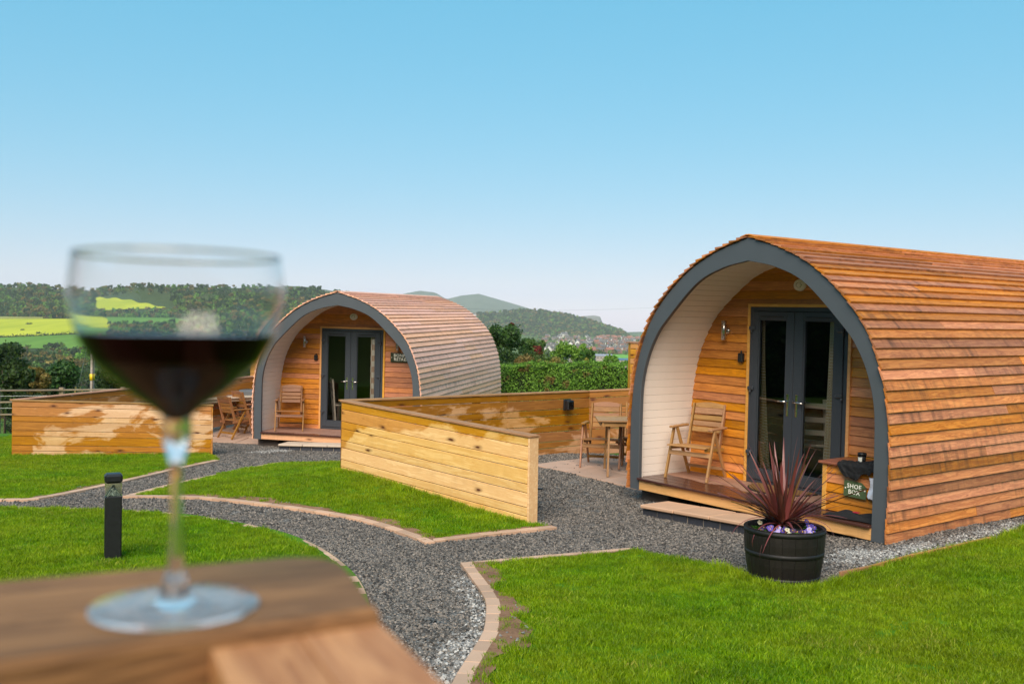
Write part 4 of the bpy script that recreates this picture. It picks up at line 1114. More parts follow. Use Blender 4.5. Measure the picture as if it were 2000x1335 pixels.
# ------------------------------------------------------------------ on the nearer deck
coir = N('coir_mat'); cc = coir.coords(); ff = coir.noise(cc, 90, 4, .7)
coir.set(coir.ramp(ff, [(.3, lin('#5e4020')), (.7, lin('#9a6e38'))]), .95); coir.bump(ff, .9, .01)
dm0, dm1 = deck_pt(POD_R, 1428, 945), deck_pt(POD_R, 1545, 962)
mc = Vector((-.08, REC-.34, DK)); mat_ = thing('door_mat', 'half round coir door mat with a black rim before the glazed doors', 'door mat', POD_R @ T(-.10, REC-.06, DK))
arc = [(.42*cos(a), -.43*sin(a)) for a in [pi*i/28 for i in range(29)]]
MB().prism(list(reversed(arc)), 0.001, .012).build('rubber_base', M_RUBBER, mat_)
MB().prism([(x*.95, y*.95-.008) for x, y in reversed(arc)], .012, .022).build('coir_pile', coir.mat, mat_)
# shoe box bench
sb0 = Matrix.Identity(4)
SBM = POD_R @ T(.80, .28, DK)
SB = thing('shoe_bench', 'orange wooden shoe box bench with a green tag sign, right of the doors', 'bench', SBM)
sw_, sdp, shh = .76, .50, .50
MB().box(.02, sw_, .02, sdp, .0, shh-.03).build('carcass', M_MEMB, SB)
for i in range(5):
    z = .005+i*.0935
    Y = Vector((0, .085, 1)).normalized(); X = Vector((1, 0, 0)); link('front_board', wedge('front_board', sw_-.05, M_CEDAR_W, .112, .018, .007), SB, frame(X, Y, X.cross(Y), Vector((.045, .018, z+.056))))
    Y = Vector((.085, 0, 1)).normalized(); X = Vector((0, -1, 0)); link('side_board', wedge('side_board', sdp-.06, M_CEDAR_W, .112, .018, .007), SB, frame(X, Y, X.cross(Y), Vector((.018, sdp, z+.056))))
for x, y in ((.0, -.004), (.0, sdp-.05)): MB().box(x, x+.05, y, y+.05, 0, shh-.03, b=.003).build('corner_post', M_TRIM, SB)
M_SBTOP = wood('bench_top', '#9a5f3c', '#6f3e25', .4, vary=.05)
for i in range(4): MB().box(-.03, sw_+.03, -.04+i*.14, -.04+(i+1)*.14-.004, shh-.03, shh-.005, b=.004).build('lid_board', M_SBTOP, SB)
sg = MB(); sg.prism([(-.125, -.078), (.125, -.078), (.125, .036), (.070, .078), (-.125, .078)], 0, .006)
SG = sg.build('tag_sign', M_SIGN, SB, T(.405, -.034, .262) @ RY(.03) @ RX(pi/2))
for tx, yy in (('SHOE', .027), ('BOX', -.030)): link('lettering', text_mesh(tx, .060, .001, M_LETTER, .0010, 1.10), SG, T(-.01 if tx == 'SHOE' else -.008, yy, .0068))
for x, y in ((-.108, -.0), (.108, .005)): MB().lathe([(0, .003), (.008, .002), (.009, 0)], 12, M=T(x, y, .0062)).build('screw', M_OFFW, SG)
# travel cup
cup = thing('travel_cup', 'black lidded cup with a pale label on the shoe box bench', 'cup', SBM @ T(.36, .13, shh-.005))
MB().lathe([(0, 0), (.034, 0), (.040, .085), (0, .085)], 24).build('cup_body', M_BLACK, cup); MB().lathe([(0, .085), (.044, .085), (.044, .108), (.036, .114), (0, .114)], 24).build('lid', M_BLACK, cup)
lb = MB(); nn = 8
for i in range(nn+1):
    a = -2.2 + 1.2*i/nn; lb.v += [(.0372*cos(a), .0372*sin(a), .018), (.0405*cos(a), .0405*sin(a), .07)]
lb.f = [(2*i, 2*i+2, 2*i+3, 2*i+1) for i in range(nn)]; lb.m = [0]*nn; lb.sm = [True]*nn
lb.build('paper_label', M_LETTER, cup)
# cloth: lumpy draped sheet
def cloth(name, label, cat, mat, M, fx, nu=22, nv=22, th=.006):
    m = MB()
    for s in (0, 1):
        for j in range(nv+1):
            for i in range(nu+1):
                x, y, z = fx(i/nu, j/nv); m.v.append((x, y-s*0, z+s*th))
    n = (nu+1)*(nv+1)
    for j in range(nv):
        for i in range(nu):
            k = j*(nu+1)+i; m.f.append((k+1, k, k+nu+1, k+nu+2)); m.f.append((n+k, n+k+1, n+k+nu+2, n+k+nu+1))
    for i in range(nu): m.f += [(i, i+1, n+i+1, n+i), (n-nu-1+i+1, n-nu-1+i, 2*n-nu-1+i, 2*n-nu+i)]
    for j in range(nv):
        a = j*(nu+1); b = a+nu+1; m.f += [(b, a, n+a, n+b)]; a += nu; b += nu; m.f += [(a, b, n+b, n+a)]
    m.m = [0]*len(m.f); m.sm = [True]*len(m.f); o = m.build(name, mat, None, M); tag(o, label, cat); return o
fabric = paint('black_fabric', '#101113', .85, var=.2, scale=8, bump=.2)
def jk(u, v):       # lies bunched on the lid and hangs over the front edge
    fold = .012*abs(sin(u*11+v*4))**.6+.010*sin(u*31-v*9)+.010*abs(sin(v*13+u*5))**.6-.012
    x = .255 + .50*u + .035*sin(v*7+u*3) - .05*(v-.5)*(1-u)
    hang = .075 + .045*sin(u*6.2+.4) + .05*max(0, u-.72)*3.5 - .05*max(0, .2-u)*4 + .018*sin(u*23)
    s = v*(.26+hang)
    hump = .022*exp(-((u-.62)/.22)**2-((v-.35)/.25)**2)
    if s < .24: return (x, .20-s, shh+.006+abs(fold)+hump*min(1, (.26-s)/.1))
    return (x+.01*sin(u*25), -.052-.014-.75*abs(fold), shh-.002-(s-.24)+.25*fold)
cloth('jacket', 'black jacket draped over the front edge of the shoe box bench', 'jacket', fabric, SBM, jk, 44, 40)
wht = paint('white_cloth', '#dfe3ee', .8, var=.05)
def wc(u, v):
    x = .56 + .19*u + .02*sin(v*5); return (x, -.046 - .010*sin(u*14+v*6), shh-.10 - .25*v*(.75+.4*u))
cloth('white_cloth', 'white cloth hanging from under the black jacket behind the sign', 'cloth', wht, SBM, wc, 14, 14)
def bgf(u, v):
    r_ = sin(pi*u)**.5*sin(pi*v)**.5 if 0 < u < 1 and 0 < v < 1 else 0
    return (.20+.58*u+.05*v, -.26+.20*v-.02*sin(u*6), .006 + .06*r_ + .018*r_*sin(u*13+v*7))
bag = cloth('folded_bag', 'black folded waterproof with a small red badge lying on the deck before the bench', 'bag', fabric, SBM, bgf, 24, 14)
redp = paint('red_badge', '#a32034', .5)
MB().box(.50, .56, -.215, -.17, .072, .080, b=.003).build('badge', redp, bag)
def gl(u, v): return (.05+.20*u, -.15+.14*v, .004+.03*sin(pi*u)*sin(pi*v))

# ------------------------------------------------------------------ half barrel planter
bc = ground_px(1544, 1150); bx, by = bc.x+.02, bc.y+.27; bz = g(bx, by)-.01
BP = thing('barrel_planter', 'black half barrel planter on the gravel edge below the nearer deck', 'planter', T(bx, by, bz))
nst = 20; prof = [(.262, 0), (.296, .18), (.312, .34), (.314, .45)]
for k in range(nst):
    a0, a1 = 2*pi*k/nst+.004, 2*pi*(k+1)/nst-.004; m = MB(); dr = RND.uniform(-.0015, .0015)
    for (r_, z) in prof:
        for rr_ in (r_+dr, r_-.028):
            m.v += [(rr_*cos(a0), rr_*sin(a0), z), (rr_*cos((a0+a1)/2)*1.003, rr_*sin((a0+a1)/2)*1.003, z), (rr_*cos(a1), rr_*sin(a1), z)]
    n = len(prof)
    for i in range(n-1):
        a = i*6; b = a+6; m.f += [(a, a+1, b+1, b), (a+1, a+2, b+2, b+1), (a+4, a+3, b+3, b+4), (a+5, a+4, b+4, b+5), (a+3, a, b, b+3), (a+2, a+5, b+5, b+2)]
    e = (n-1)*6; m.f += [(e, e+1, e+4, e+3), (e+1, e+2, e+5, e+4)]
    m.m = [0]*len(m.f); m.sm = [False]*len(m.f); m.build('stave', M_BARREL, BP)
def rad_at(z): 
    for (r0, z0), (r1, z1) in zip(prof, prof[1:]):
        if z <= z1: return r0+(r1-r0)*(z-z0)/(z1-z0)
for z0, z1 in ((.05, .085), (.24, .275), (.41, .445)):
    MB().lathe([(rad_at(z0)+.001, z0), (rad_at(z0)+.0035, z0), (rad_at(z1)+.0035, z1), (rad_at(z1)+.001, z1)], 40).build('hoop', M_HOOP, BP)
MB().lathe([(0, .415), (.15, .41), (.28, .385), (.28, .34)], 24).build('soil', M_SOIL_P, BP)
# cordyline: strap leaves from a crown
lf = N('cordyline_leaf'); r = lf.rnd(); co = lf.coords(); sp = lf.new('ShaderNodeSeparateXYZ'); lf.link(co, sp.inputs[0])
st_ = lf.noise(lf.vec('MULTIPLY', co, (3, 160, 3)), 1.5, 2)
cl = lf.mix(st_, lin('#4a2420'), lin('#8a4b44')); cl = lf.mix(lf.math('MULTIPLY', lf.math('LESS_THAN', r, .05), .8), cl, lin('#a58a3c'))
cl = lf.hsv(cl, lf.math('MULTIPLY_ADD', r, .03, .485), 1.0, lf.math('MULTIPLY_ADD', lf.math('FRACT', lf.math('MULTIPLY', r, 9.7)), .8, .65)); lf.set(cl, .38)
M_LEAF = lf.mat
CP_ = thing('cordyline_plant', 'spiky burgundy cordyline growing in the black barrel planter', 'plant', T(bx-.01, by+.01, bz+.395) @ Matrix.Diagonal((.95, .95, .92, 1)))
MB().tube([(0, 0, -.06), (0, 0, .10)], [.03, .045], 10).build('stem', M_SOIL_P, CP_)
def strap(L, el, droop, wd, az, seed):
    rr = random.Random(seed); m = MB(); n = 9; x = .02; z = .05+rr.uniform(0, .06); a = el; pts = []
    for i in range(n+1):
        t = i/n; pts.append((x, z, t)); a -= droop/n*(.3+1.4*t); x += L/n*cos(a); z += L/n*sin(a)
    tw = rr.uniform(-.25, .25)
    for (px, pz, t) in pts:
        w_ = wd*(.55+.45*sin(pi*min(1, t*1.6+.15)))*(1-t**3.0)+.0006; s = tw*t
        m.v += [(px, -w_, pz+w_*.45+s*.02), (px, 0, pz), (px, w_, pz+w_*.45-s*.02)]
    for i in range(n):
        k = 3*i; m.f += [(k, k+3, k+4, k+1), (k+1, k+4, k+5, k+2)]
    m.m = [0]*len(m.f); m.sm = [True]*len(m.f)
    return m.build('leaf', M_LEAF, CP_, RZ(az) @ RX(rr.uniform(-.2, .2)))
LF = []
rr = random.Random(21)
for i in range(86):
    t = rr.random(); el = 1.50 - 1.25*t**1.15 + rr.uniform(-.06, .06); L = rr.uniform(.52, .78)*(1.0 if t < .8 else .9)
    strap(L, el, rr.uniform(.05, .5)*(.5+t), rr.uniform(.012, .021)*(1.3 if t < .45 else .95), rr.uniform(0, 2*pi), i)
for i in range(12): strap(rr.uniform(.42, .62), rr.uniform(.0, .5), rr.uniform(1.2, 2.6), rr.uniform(.006, .011), rr.uniform(0, 2*pi), 200+i)
for az, L, dr_ in ((-1.75, .46, 3.0), (-.55, .52, 2.4), (-2.6, .46, 2.6), (.2, .6, 1.8)): strap(L, .55, dr_, .011, az, int(az*100)+900)
# pansies
M_PANL = foliage('pansy_leaf', '#2c4d14', '#5f8f2c', .7, 3)
PET = {k: paint('petal_'+k, c, .6, var=.1) for k, c in (('violet', '#5b46a0'), ('lilac', '#a99ad6'), ('cream', '#e9e2c4'), ('purple', '#3c2352'))}
M_EYE = paint('petal_eye', '#e3b62c', .6)
kinds = ['violet', 'lilac', 'violet', 'cream', 'purple', 'lilac', 'violet', 'purple']
rr = random.Random(5); pi_ = 0
PSP = [(-2.45, .25), (-2.2, .27), (-1.95, .25), (-1.72, .27), (-1.45, .26), (-1.2, .27), (-.95, .25), (-2.75, .23), (-2.6, .16), (-.6, .25), (-.3, .24), (2.9, .24), (-1.5, .17), (-2.0, .17), (.3, .24)]
PDESC = ['violet', 'lilac', 'cream', 'purple']
for i, (an, rd) in enumerate(PSP):
    kd = kinds[i % len(kinds)]
    Pn = thing('pansy', '%s pansy flowering at the rim of the black barrel planter' % kd, 'pansy', T(bx+.92*rd*cos(an), by+.92*rd*sin(an), bz+.385), 'pansies in the barrel, %s' % kd)
    m = MB()
    for q in range(16):
        a = rr.uniform(0, 6.28); L = rr.uniform(.02, .055); h = rr.uniform(.01, .06); c, s = cos(a), sin(a); wv = .012
        m.add([(c*.008, s*.008, h*.4), (c*L*.6-s*wv, s*L*.6+c*wv, h), (c*L, s*L, h*.9), (c*L*.6+s*wv, s*L*.6-c*wv, h)], [(0, 1, 2, 3)])
    m.build('foliage', M_PANL, Pn)
    for fl_ in range(rr.choice((1, 2, 2, 3))):
        fz = rr.uniform(.05, .085); ox, oy = rr.uniform(-.04, .04), rr.uniform(-.04, .03)
        tilt = T(ox, oy, fz) @ RZ(rr.uniform(-.6, .6)) @ RX(rr.uniform(.5, 1.1))
        m = MB()
        for q in range(5):
            a = pi/2 + q*2*pi/5; R0 = .017
            ring = [(R0*.62*cos(a)+.011*cos(b), R0*.62*sin(a)+.011*sin(b), .001+.0012*q) for b in [2*pi*k/8 for k in range(8)]]
            m.add(ring, [tuple(range(8))])
        f_ = m.build('flower', PET[kd], Pn, tilt)
        MB().lathe([(0, .009), (.004, .0085), (.005, .007)], 8).build('eye', M_EYE, f_)
# ------------------------------------------------------------------ bollard light
b0 = ground_px(220, 1097, 0, land); dz = land(b0.x, b0.y)
BL = thing('bollard_light', 'square black bollard light with a clear lantern standing in the near lawn', 'bollard light', T(b0.x, b0.y, dz) @ RZ(.42))
MB().box(-.066, .066, -.066, .066, -.05, .560, b=.010).build('post', M_BLACK, BL)
cn = MB(); cn.add([(-.055, -.055, .56), (.055, -.055, .56), (.055, .055, .56), (-.055, .055, .56), (-.006, -.006, .645), (.006, -.006, .645), (.006, .006, .645), (-.006, .006, .645)], [(0, 1, 5, 4), (1, 2, 6, 5), (2, 3, 7, 6), (3, 0, 4, 7), (4, 5, 6, 7)]); cn.build('reflector', paint('grey_reflector', '#5c6060', .35, .5), BL)
ln = MB()
for s in (.064, .059):
    ln.add([(-s, -s, .561), (s, -s, .561), (s, s, .561), (-s, s, .561), (-s, -s, .665), (s, -s, .665), (s, s, .665), (-s, s, .665)], [(0, 1, 5, 4), (1, 2, 6, 5), (2, 3, 7, 6), (3, 0, 4, 7)] if s > .06 else [(1, 0, 4, 5), (2, 1, 5, 6), (3, 2, 6, 7), (0, 3, 7, 4)])
ln.build('lantern', M_LENS, BL)
MB().box(-.070, .070, -.070, .070, .665, .742, b=.018).build('cap', M_BLACK, BL)

# ------------------------------------------------------------------ foreground table and the glass of wine
zt = EZ - .122
def on_plane(X, Y, z): r = ray(X, Y); t = (z-EZ)/r.z; return Vector((r.x*t, r.y*t, z))
TB = thing('wooden_table', 'brown wooden table end with a rounded corner in the foreground', 'table', T(0, 0, 0))
fa, fb = on_plane(0, 1135, zt), on_plane(600, 1085, zt); c1 = on_plane(742, 1186, zt); na = on_plane(0, 1292, zt)
far0 = fb + (fa-fb)*3.0; near0 = c1 + (na-c1)*2.6
cor = on_plane(664, 1083, zt)
# rounded far corner
e1 = (fb-cor).normalized(); e2 = (c1-cor).normalized(); R0 = .026
arc = []
for i in range(9):
    t = i/8; arc.append((cor + e1*R0)*(1-t)**2 + cor*2*t*(1-t) + (cor + e2*R0)*t*t)
poly = [far0, near0, c1] + list(reversed(arc))
m = MB(); pl = [(p.x, p.y) for p in poly]
def bev_prism(m, pl, z0, z1, b=.003):
    c = Vector((sum(p[0] for p in pl)/len(pl), sum(p[1] for p in pl)/len(pl), 0)); n = len(pl)
    def insx(p): v = Vector((p[0]-c.x, p[1]-c.y, 0)); v = v*(1-b/max(.02, v.length)); return (c.x+v.x, c.y+v.y)
    vs = [(p[0], p[1], z0) for p in pl] + [(p[0], p[1], z1-b) for p in pl] + [(insx(p)[0], insx(p)[1], z1) for p in pl]
    fs = [tuple(range(n-1, -1, -1)), tuple(range(2*n, 3*n))]
    for i in range(n): j = (i+1) % n; fs += [(i, j, n+j, n+i), (n+i, n+j, 2*n+j, 2*n+i)]
    m.add(vs, fs)
ang = atan2((fb-fa).y, (fb-fa).x); mo = T(fb.x, fb.y, 0) @ RZ(ang); mi_ = mo.inverted()
bev_prism(m, [tuple((mi_ @ Vector((p[0], p[1], 0))).xy) for p in pl], zt-.022, zt, .003)
m.build('end_board', M_TTOP, TB, mo)
z2 = zt-.006
e0 = on_plane(744, 1187, zt); q1 = on_plane(872, 1337, z2); l1 = on_plane(140, 1337, z2)
nd = (na-c1).normalized(); dr_ = (q1-e0); dr_.z = 0; dr_.normalize(); gap = Vector((-nd.y, nd.x, 0)); gap = gap if gap.dot(dr_) > 0 else -gap
def near_pt(f): return c1.lerp(na, f)
# where the left edge of the planks meets the end board
fl = 0.0
for i in range(400):
    f = i/400*1.2; p = near_pt(f); v = l1-p; v.z = 0
    if v.normalized().cross(dr_).z * (1) < 0: fl = f
    else: break
pl_ = near_pt(max(.5, fl)); ang2 = atan2(dr_.y, dr_.x)
for k in range(2):
    a_ = c1.lerp(pl_, k/2) + gap*.0012; b_ = c1.lerp(pl_, (k+1)/2) + gap*.0012
    mo2 = T(a_.x, a_.y, 0) @ RZ(ang2); im = mo2.inverted()
    A1, B1 = im @ a_, im @ b_; w_s = .0006 if B1.y > A1.y else -.0006
    qd = [(A1.x, A1.y+w_s), (.60, A1.y+w_s), (.60, B1.y-w_s), (B1.x, B1.y-w_s)]
    if w_s < 0: qd = qd[::-1]
    m = MB(); bev_prism(m, qd, z2-.022, z2, .002); m.build('plank', M_TPLANK, TB, mo2)
ctr_ = c1.lerp(pl_, .5)
for dd in (.03, .50):
    p = ctr_ + dr_*dd
    MB().box(p.x-.03, p.x+.03, p.y-.03, p.y+.03, land(p.x, p.y)-.03, z2-.023, b=.004).build('leg', M_TTOP, TB)
gx = on_plane(342, 1186, zt)
WG = thing('wine_glass', 'tall stemmed glass half full of dark red wine on the foreground table', 'wine glass', T(gx.x, gx.y, zt+.0004))
sc0 = hypot(gx.x, gx.y)
# profile read from the outline: (image y, half width in px) above the stem
d0 = gx.y
def zpx(Y): return at_depth(345, Y, d0).z - (zt+.0006)
rp = lambda w_: w_*d0/FPX
bowl = [(822, 20), (812, 27), (805, 34), (787, 57), (770, 82), (749, 108), (713, 148), (690, 165), (660, 181), (630, 192), (600, 199), (570, 202), (545, 201), (520, 198), (497, 195)]
outer = [(rp(w_), zpx(Y)) for Y, w_ in bowl]
stem_top = zpx(838)
base_r = rp(161)
pts = [(0, .0), (base_r*.3, .0), (base_r*.7, .0), (base_r*.985, 0), (base_r, .0007), (base_r*.985, .0014), (base_r*.7, .0017), (base_r*.4, .0021), (base_r*.23, .0034), (rp(24), .0095), (rp(15), .018), (rp(11), .034), (rp(11), zpx(1000)), (rp(11.5), zpx(945)), (rp(13.5), zpx(908)), (rp(18), zpx(888)), (rp(24.5), zpx(866)), (rp(27.5), zpx(846)), (rp(26.5), zpx(828))] + outer[1:]
th = .0007
inner = []
for i in range(len(outer)-1, 0, -1):
    r_, z = outer[i]
    dz = (outer[min(i+1, len(outer)-1)][1]-outer[i-1][1]); drr = (outer[min(i+1, len(outer)-1)][0]-outer[i-1][0]); ln_ = hypot(dz, drr)
    tq = th*(.35 + .65*min(1, max(0, (.118-z)/.05)))        # thinner towards the lip
    inner.append((r_ - tq*dz/ln_, z + tq*drr/ln_))
full = catmull([(a, b, 0) for a, b in outer[1:]], 4)
def cm(P): return [(max(0, p.x), p.y) for p in catmull([(a, b, 0) for a, b in P], 4)]
prof = pts[:11] + cm(pts[10:])[1:] + [(outer[-1][0]-th*.17, outer[-1][1]+.0001)] + cm(inner) + [(0, inner[-1][1]-.0012)]
gb_ = MB().lathe(prof, 72)
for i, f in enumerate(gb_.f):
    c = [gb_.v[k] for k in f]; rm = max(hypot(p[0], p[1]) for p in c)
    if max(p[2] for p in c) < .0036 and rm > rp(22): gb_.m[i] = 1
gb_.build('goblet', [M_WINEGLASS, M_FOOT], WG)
wl = zpx(651)
inn_c = cm(list(reversed(inner)))
wp = [(0, inner[-1][1]-.0018)] + [(r_+.00045, z) for r_, z in inn_c if z < wl]
wr = wp[-1][0]
wp += [(wr+.0006, wl), (wr-.002, wl-.0006), (0, wl-.0006)]
wm_ = MB().lathe(wp, 72)
for i, f in enumerate(wm_.f):
    if min(wm_.v[k][2] for k in f) > wl-.0008: wm_.m[i] = 1
ws_ = N('wine_surface'); ws_.set((.05, .008, .015), .05, spec=.5)
wm_.build('wine', [M_WINE, ws_.mat], WG)
# ------------------------------------------------------------------ foliage builders
def leaves_on(m, P, Nn, size, rs_, mi=0, jit=.9, aspect=.62):
    """small bent leaf quads at points P (n,3) facing roughly Nn"""
    n = len(P); A = rs_.normal(size=(n, 3)); Nv = Nn + jit*rs_.normal(size=(n, 3))*.7; Nv /= np.linalg.norm(Nv, axis=1)[:, None]+1e-9
    T1 = np.cross(Nv, A); T1 /= np.linalg.norm(T1, axis=1)[:, None]+1e-9; T2 = np.cross(Nv, T1)
    s = size*rs_.uniform(.6, 1.3, n)[:, None]; a = T1*s; b = T2*s*aspect
    V = np.stack([P-a, P-b*.9+Nv*s*.12, P+a, P+b*.9+Nv*s*.12], 1).reshape(-1, 3)
    o = len(m.v); m.v += [tuple(v) for v in V.tolist()]
    m.f += [(o+4*i, o+4*i+1, o+4*i+2, o+4*i+3) for i in range(n)]; m.m += [mi]*n; m.sm += [False]*n
def crown_points(n, lumps, rs_, fill=.25):
    L = np.array(lumps); w_ = L[:, 3]**2; k = rs_.choice(len(L), n, p=w_/w_.sum())
    d = rs_.normal(size=(n, 3)); d /= np.linalg.norm(d, axis=1)[:, None]
    rad = L[k, 3]*(1-fill*rs_.rand(n)**2)
    P = L[k, :3] + d*rad[:, None]*np.array([1, 1, .9]); return P, d
def crown_mesh(name, seed, n, size, mat, W=1.0, H=1.0, nl=26, lump=.27):
    """crown that fits a box about 2W wide and H tall standing on z=0"""
    rs_ = np.random.RandomState(seed); lumps = []
    for i in range(nl):
        a = rs_.uniform(0, 6.283); q = rs_.rand()**.5; z = rs_.uniform(.10, .90)
        env = W*(1-lump*.7)*(sin(pi*min(1, .2+z*.72))**.5)
        lumps.append((q*env*cos(a), q*env*sin(a), z*H, lump*W*rs_.uniform(.5, 1.25)))
    P, d = crown_points(n, lumps, rs_, .55)
    P += rs_.normal(size=P.shape)*.055*W
    P[:, 2] = np.maximum(P[:, 2], .02*H); m = MB(); leaves_on(m, P, d, size, rs_); return m.mesh(name, mat)
M_TRUNK = paint('bark', '#5b4a3a', .9, var=.3, scale=10, bump=.4)
def trunk_mesh(name, H, r, seed, nb=5, W=1.0):
    rr = random.Random(seed); m = MB()
    m.tube([(0, 0, -.3), (rr.uniform(-.05, .05)*W, 0, H*.35), (rr.uniform(-.1, .1)*W, rr.uniform(-.1, .1)*W, H*.75)], [r, r*.75, r*.3], 8)
    for i in range(nb):
        a = rr.uniform(0, 6.28); z = H*rr.uniform(.2, .5); m.tube([(0, 0, z), (cos(a)*W*.3, sin(a)*W*.3, z+H*.15), (cos(a)*W*.6, sin(a)*W*.6, z+H*.35)], [r*.45, r*.3, r*.1], 6)
    return m.mesh(name, M_TRUNK)
def tree(label, p, W, H, mat, seed, n, leaf, group=None, zb=None, cat='tree', name='tree', nl=30):
    z = land(p.x, p.y) if zb is None else zb
    t_ = thing(name, label, cat, T(p.x, p.y, z), group)
    hc = min(H, 2.3*W)          # clear stem below the crown
    link('crown', crown_mesh('crown', seed, n, leaf, mat, W, hc, nl), t_, T(0, 0, H-hc)); link('trunk', trunk_mesh('trunk', H, max(.04, W*.06), seed, 4, W), t_); return t_

F_HEDGE = foliage('hedge_leaf', '#355410', '#83a83a', .75, 2.2, accent='#7d6a35', acc_share=.08)
F_DARK = foliage('dark_leaf', '#1d3312', '#456025', .6, .35)
F_MID = foliage('mid_leaf', '#2c4a17', '#638034', .6, .3)
F_LIGHT = foliage('light_leaf', '#3f6a18', '#8db040', .6, .4)
F_AUT = foliage('autumn_leaf', '#5a5a22', '#9a8446', .6, .5)
F_RED = foliage('red_leaf', '#5c2a1a', '#93452c', .6, .5)
F_TREE1 = foliage('sycamore_leaf', '#233d12', '#527030', .6, .5, accent='#8f8530', acc_share=.05)

# clipped hedge behind the yard
rs2 = np.random.RandomState(12)
hA = at_depth(925, 713, 26.6); hB = at_depth(1420, 706, 27.6)
hv = Vector((hB.x-hA.x, hB.y-hA.y, 0)); hL = hv.length; hv.normalize(); hn = Vector((hv.y, -hv.x, 0))
HG = thing('hedge', 'long clipped green hedge behind the brown fence between the two pods', 'hedge', T(hA.x, hA.y, 0))
m = MB(); n = 52000; s = rs2.rand(n)*hL; hgt = 2.0; zt0 = hA.z; zt1 = hB.z
top = zt0 + (zt1-zt0)*s/hL
q = rs2.rand(n); P = np.zeros((n, 3)); Nn = np.zeros((n, 3))
front = q < .66
bmp = .07*np.sin(s*3.3)+.05*np.sin(s*7.9+1)+.05*rs2.normal(size=n)
dz = rs2.rand(n)*hgt
off = np.where(front, .0+bmp+.06*np.sin(dz*5+s*2), -rs2.rand(n)*.9)
P[:, 0] = hv.x*s + hn.x*off; P[:, 1] = hv.y*s + hn.y*off
P[:, 2] = np.where(front, top-dz, top+.03*rs2.normal(size=n)+.04*np.sin(s*4.4)-.03)
Nn[front] = (hn.x, hn.y, .35); Nn[~front] = (0, 0, 1)
leaves_on(m, P, Nn, .027, rs2); m.build('foliage', F_HEDGE, HG)
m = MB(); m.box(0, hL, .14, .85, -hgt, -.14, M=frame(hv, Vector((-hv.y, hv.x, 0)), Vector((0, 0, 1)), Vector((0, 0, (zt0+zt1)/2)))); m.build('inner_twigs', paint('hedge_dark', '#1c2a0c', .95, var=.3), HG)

# garden trees just beyond the hedge, each read off the picture
def px_tree(label, X, Ytop, wpx, d, mat, seed, n=2600, leaf=.11, Hmin=None, **k):
    top = at_depth(X, Ytop, d); z = land(top.x, top.y); W = wpx/FPX*d/2
    H = top.z - z; H = max(H, W*1.1)
    return tree(label, top, W*1.12, H, mat, seed, int(n*1.8), leaf*.82, zb=top.z-H, **k)
px_tree('dark leafy tree directly beside the back of the farther pod', 988, 630, 98, 62, F_TREE1, 31, 5200, .12)
px_tree('small red leaved tree top showing above the dark tree beside the farther pod', 1001, 630, 16, 66, F_RED, 32, 500, .09)
px_tree('dark bushy tree between the dark tree by the pod and the bright green tree', 1044, 660, 64, 70, F_MID, 33, 3000, .12)
px_tree('rusty red bush low in the gap between the trees beyond the hedge', 1049, 674, 20, 58, F_RED, 34, 500, .08)
px_tree('bright green rounded tree beyond the hedge, in front of the town', 1118, 659, 74, 58, F_LIGHT, 35, 3600, .10)
px_tree('brown green shrub just above the hedge, left of the bright green tree', 1022, 692, 60, 40, F_AUT, 36, 2200, .07)
px_tree('brownish shrub just above the hedge below the bright green tree', 1072, 697, 50, 42, F_AUT, 37, 1500, .07)
px_tree('small green shrub above the right part of the hedge', 1196, 692, 40, 46, F_LIGHT, 38, 1500, .07)
px_tree('low dark shrub behind the hedge below the dark leafy tree', 1000, 678, 90, 52, F_DARK, 42, 2600, .10)
px_tree('broad green shrub filling the gap below the trees behind the hedge', 1060, 684, 100, 56, F_MID, 43, 2600, .10)
px_tree('olive shrub behind the hedge, between the bright tree and the nearer pod', 1140, 697, 50, 44, F_TREE1, 44, 1600, .08)
px_tree('dark green low shrub at the hedge end beside the farther pod', 962, 690, 50, 40, F_DARK, 39, 1800, .08)
px_tree('mid green tree at right of the bright green tree', 1150, 682, 34, 60, F_MID, 40, 1200, .10)
px_tree('green garden tree hidden behind the arch of the nearer pod', 1300, 668, 90, 60, F_MID, 41, 2500, .12)

# left: dark trees right beyond the post and rail fence
for i, (lab, X, Y, w_, d, mt) in enumerate((
    ('large dark tree at the left picture edge beyond the post and rail fence', 12, 668, 96, 58, F_DARK),
    ('dark spreading bush left of the utility pole', 118, 701, 110, 48, F_DARK),
    ('dark bush on the right of the utility pole, behind the wine glass', 226, 706, 100, 50, F_DARK),
    ('pale olive shrub with arching stems between the two dark trees at left', 74, 717, 46, 42, F_AUT),
    ('dark shrub low behind the post and rail fence at far left', 40, 722, 70, 40, F_DARK),
    ('mid green bush behind the wine bowl', 300, 700, 110, 62, F_MID),
    ('mid green bush behind the wine glass, nearer the farther pod', 410, 692, 120, 60, F_MID),
    ('dark green tree beside the left edge of the farther pod', 500, 684, 100, 66, F_DARK),
    ('dark tree off the left picture edge', -80, 672, 120, 60, F_DARK))):
    px_tree(lab, X, Y, w_, d, mt, 60+i, 4200, .12)

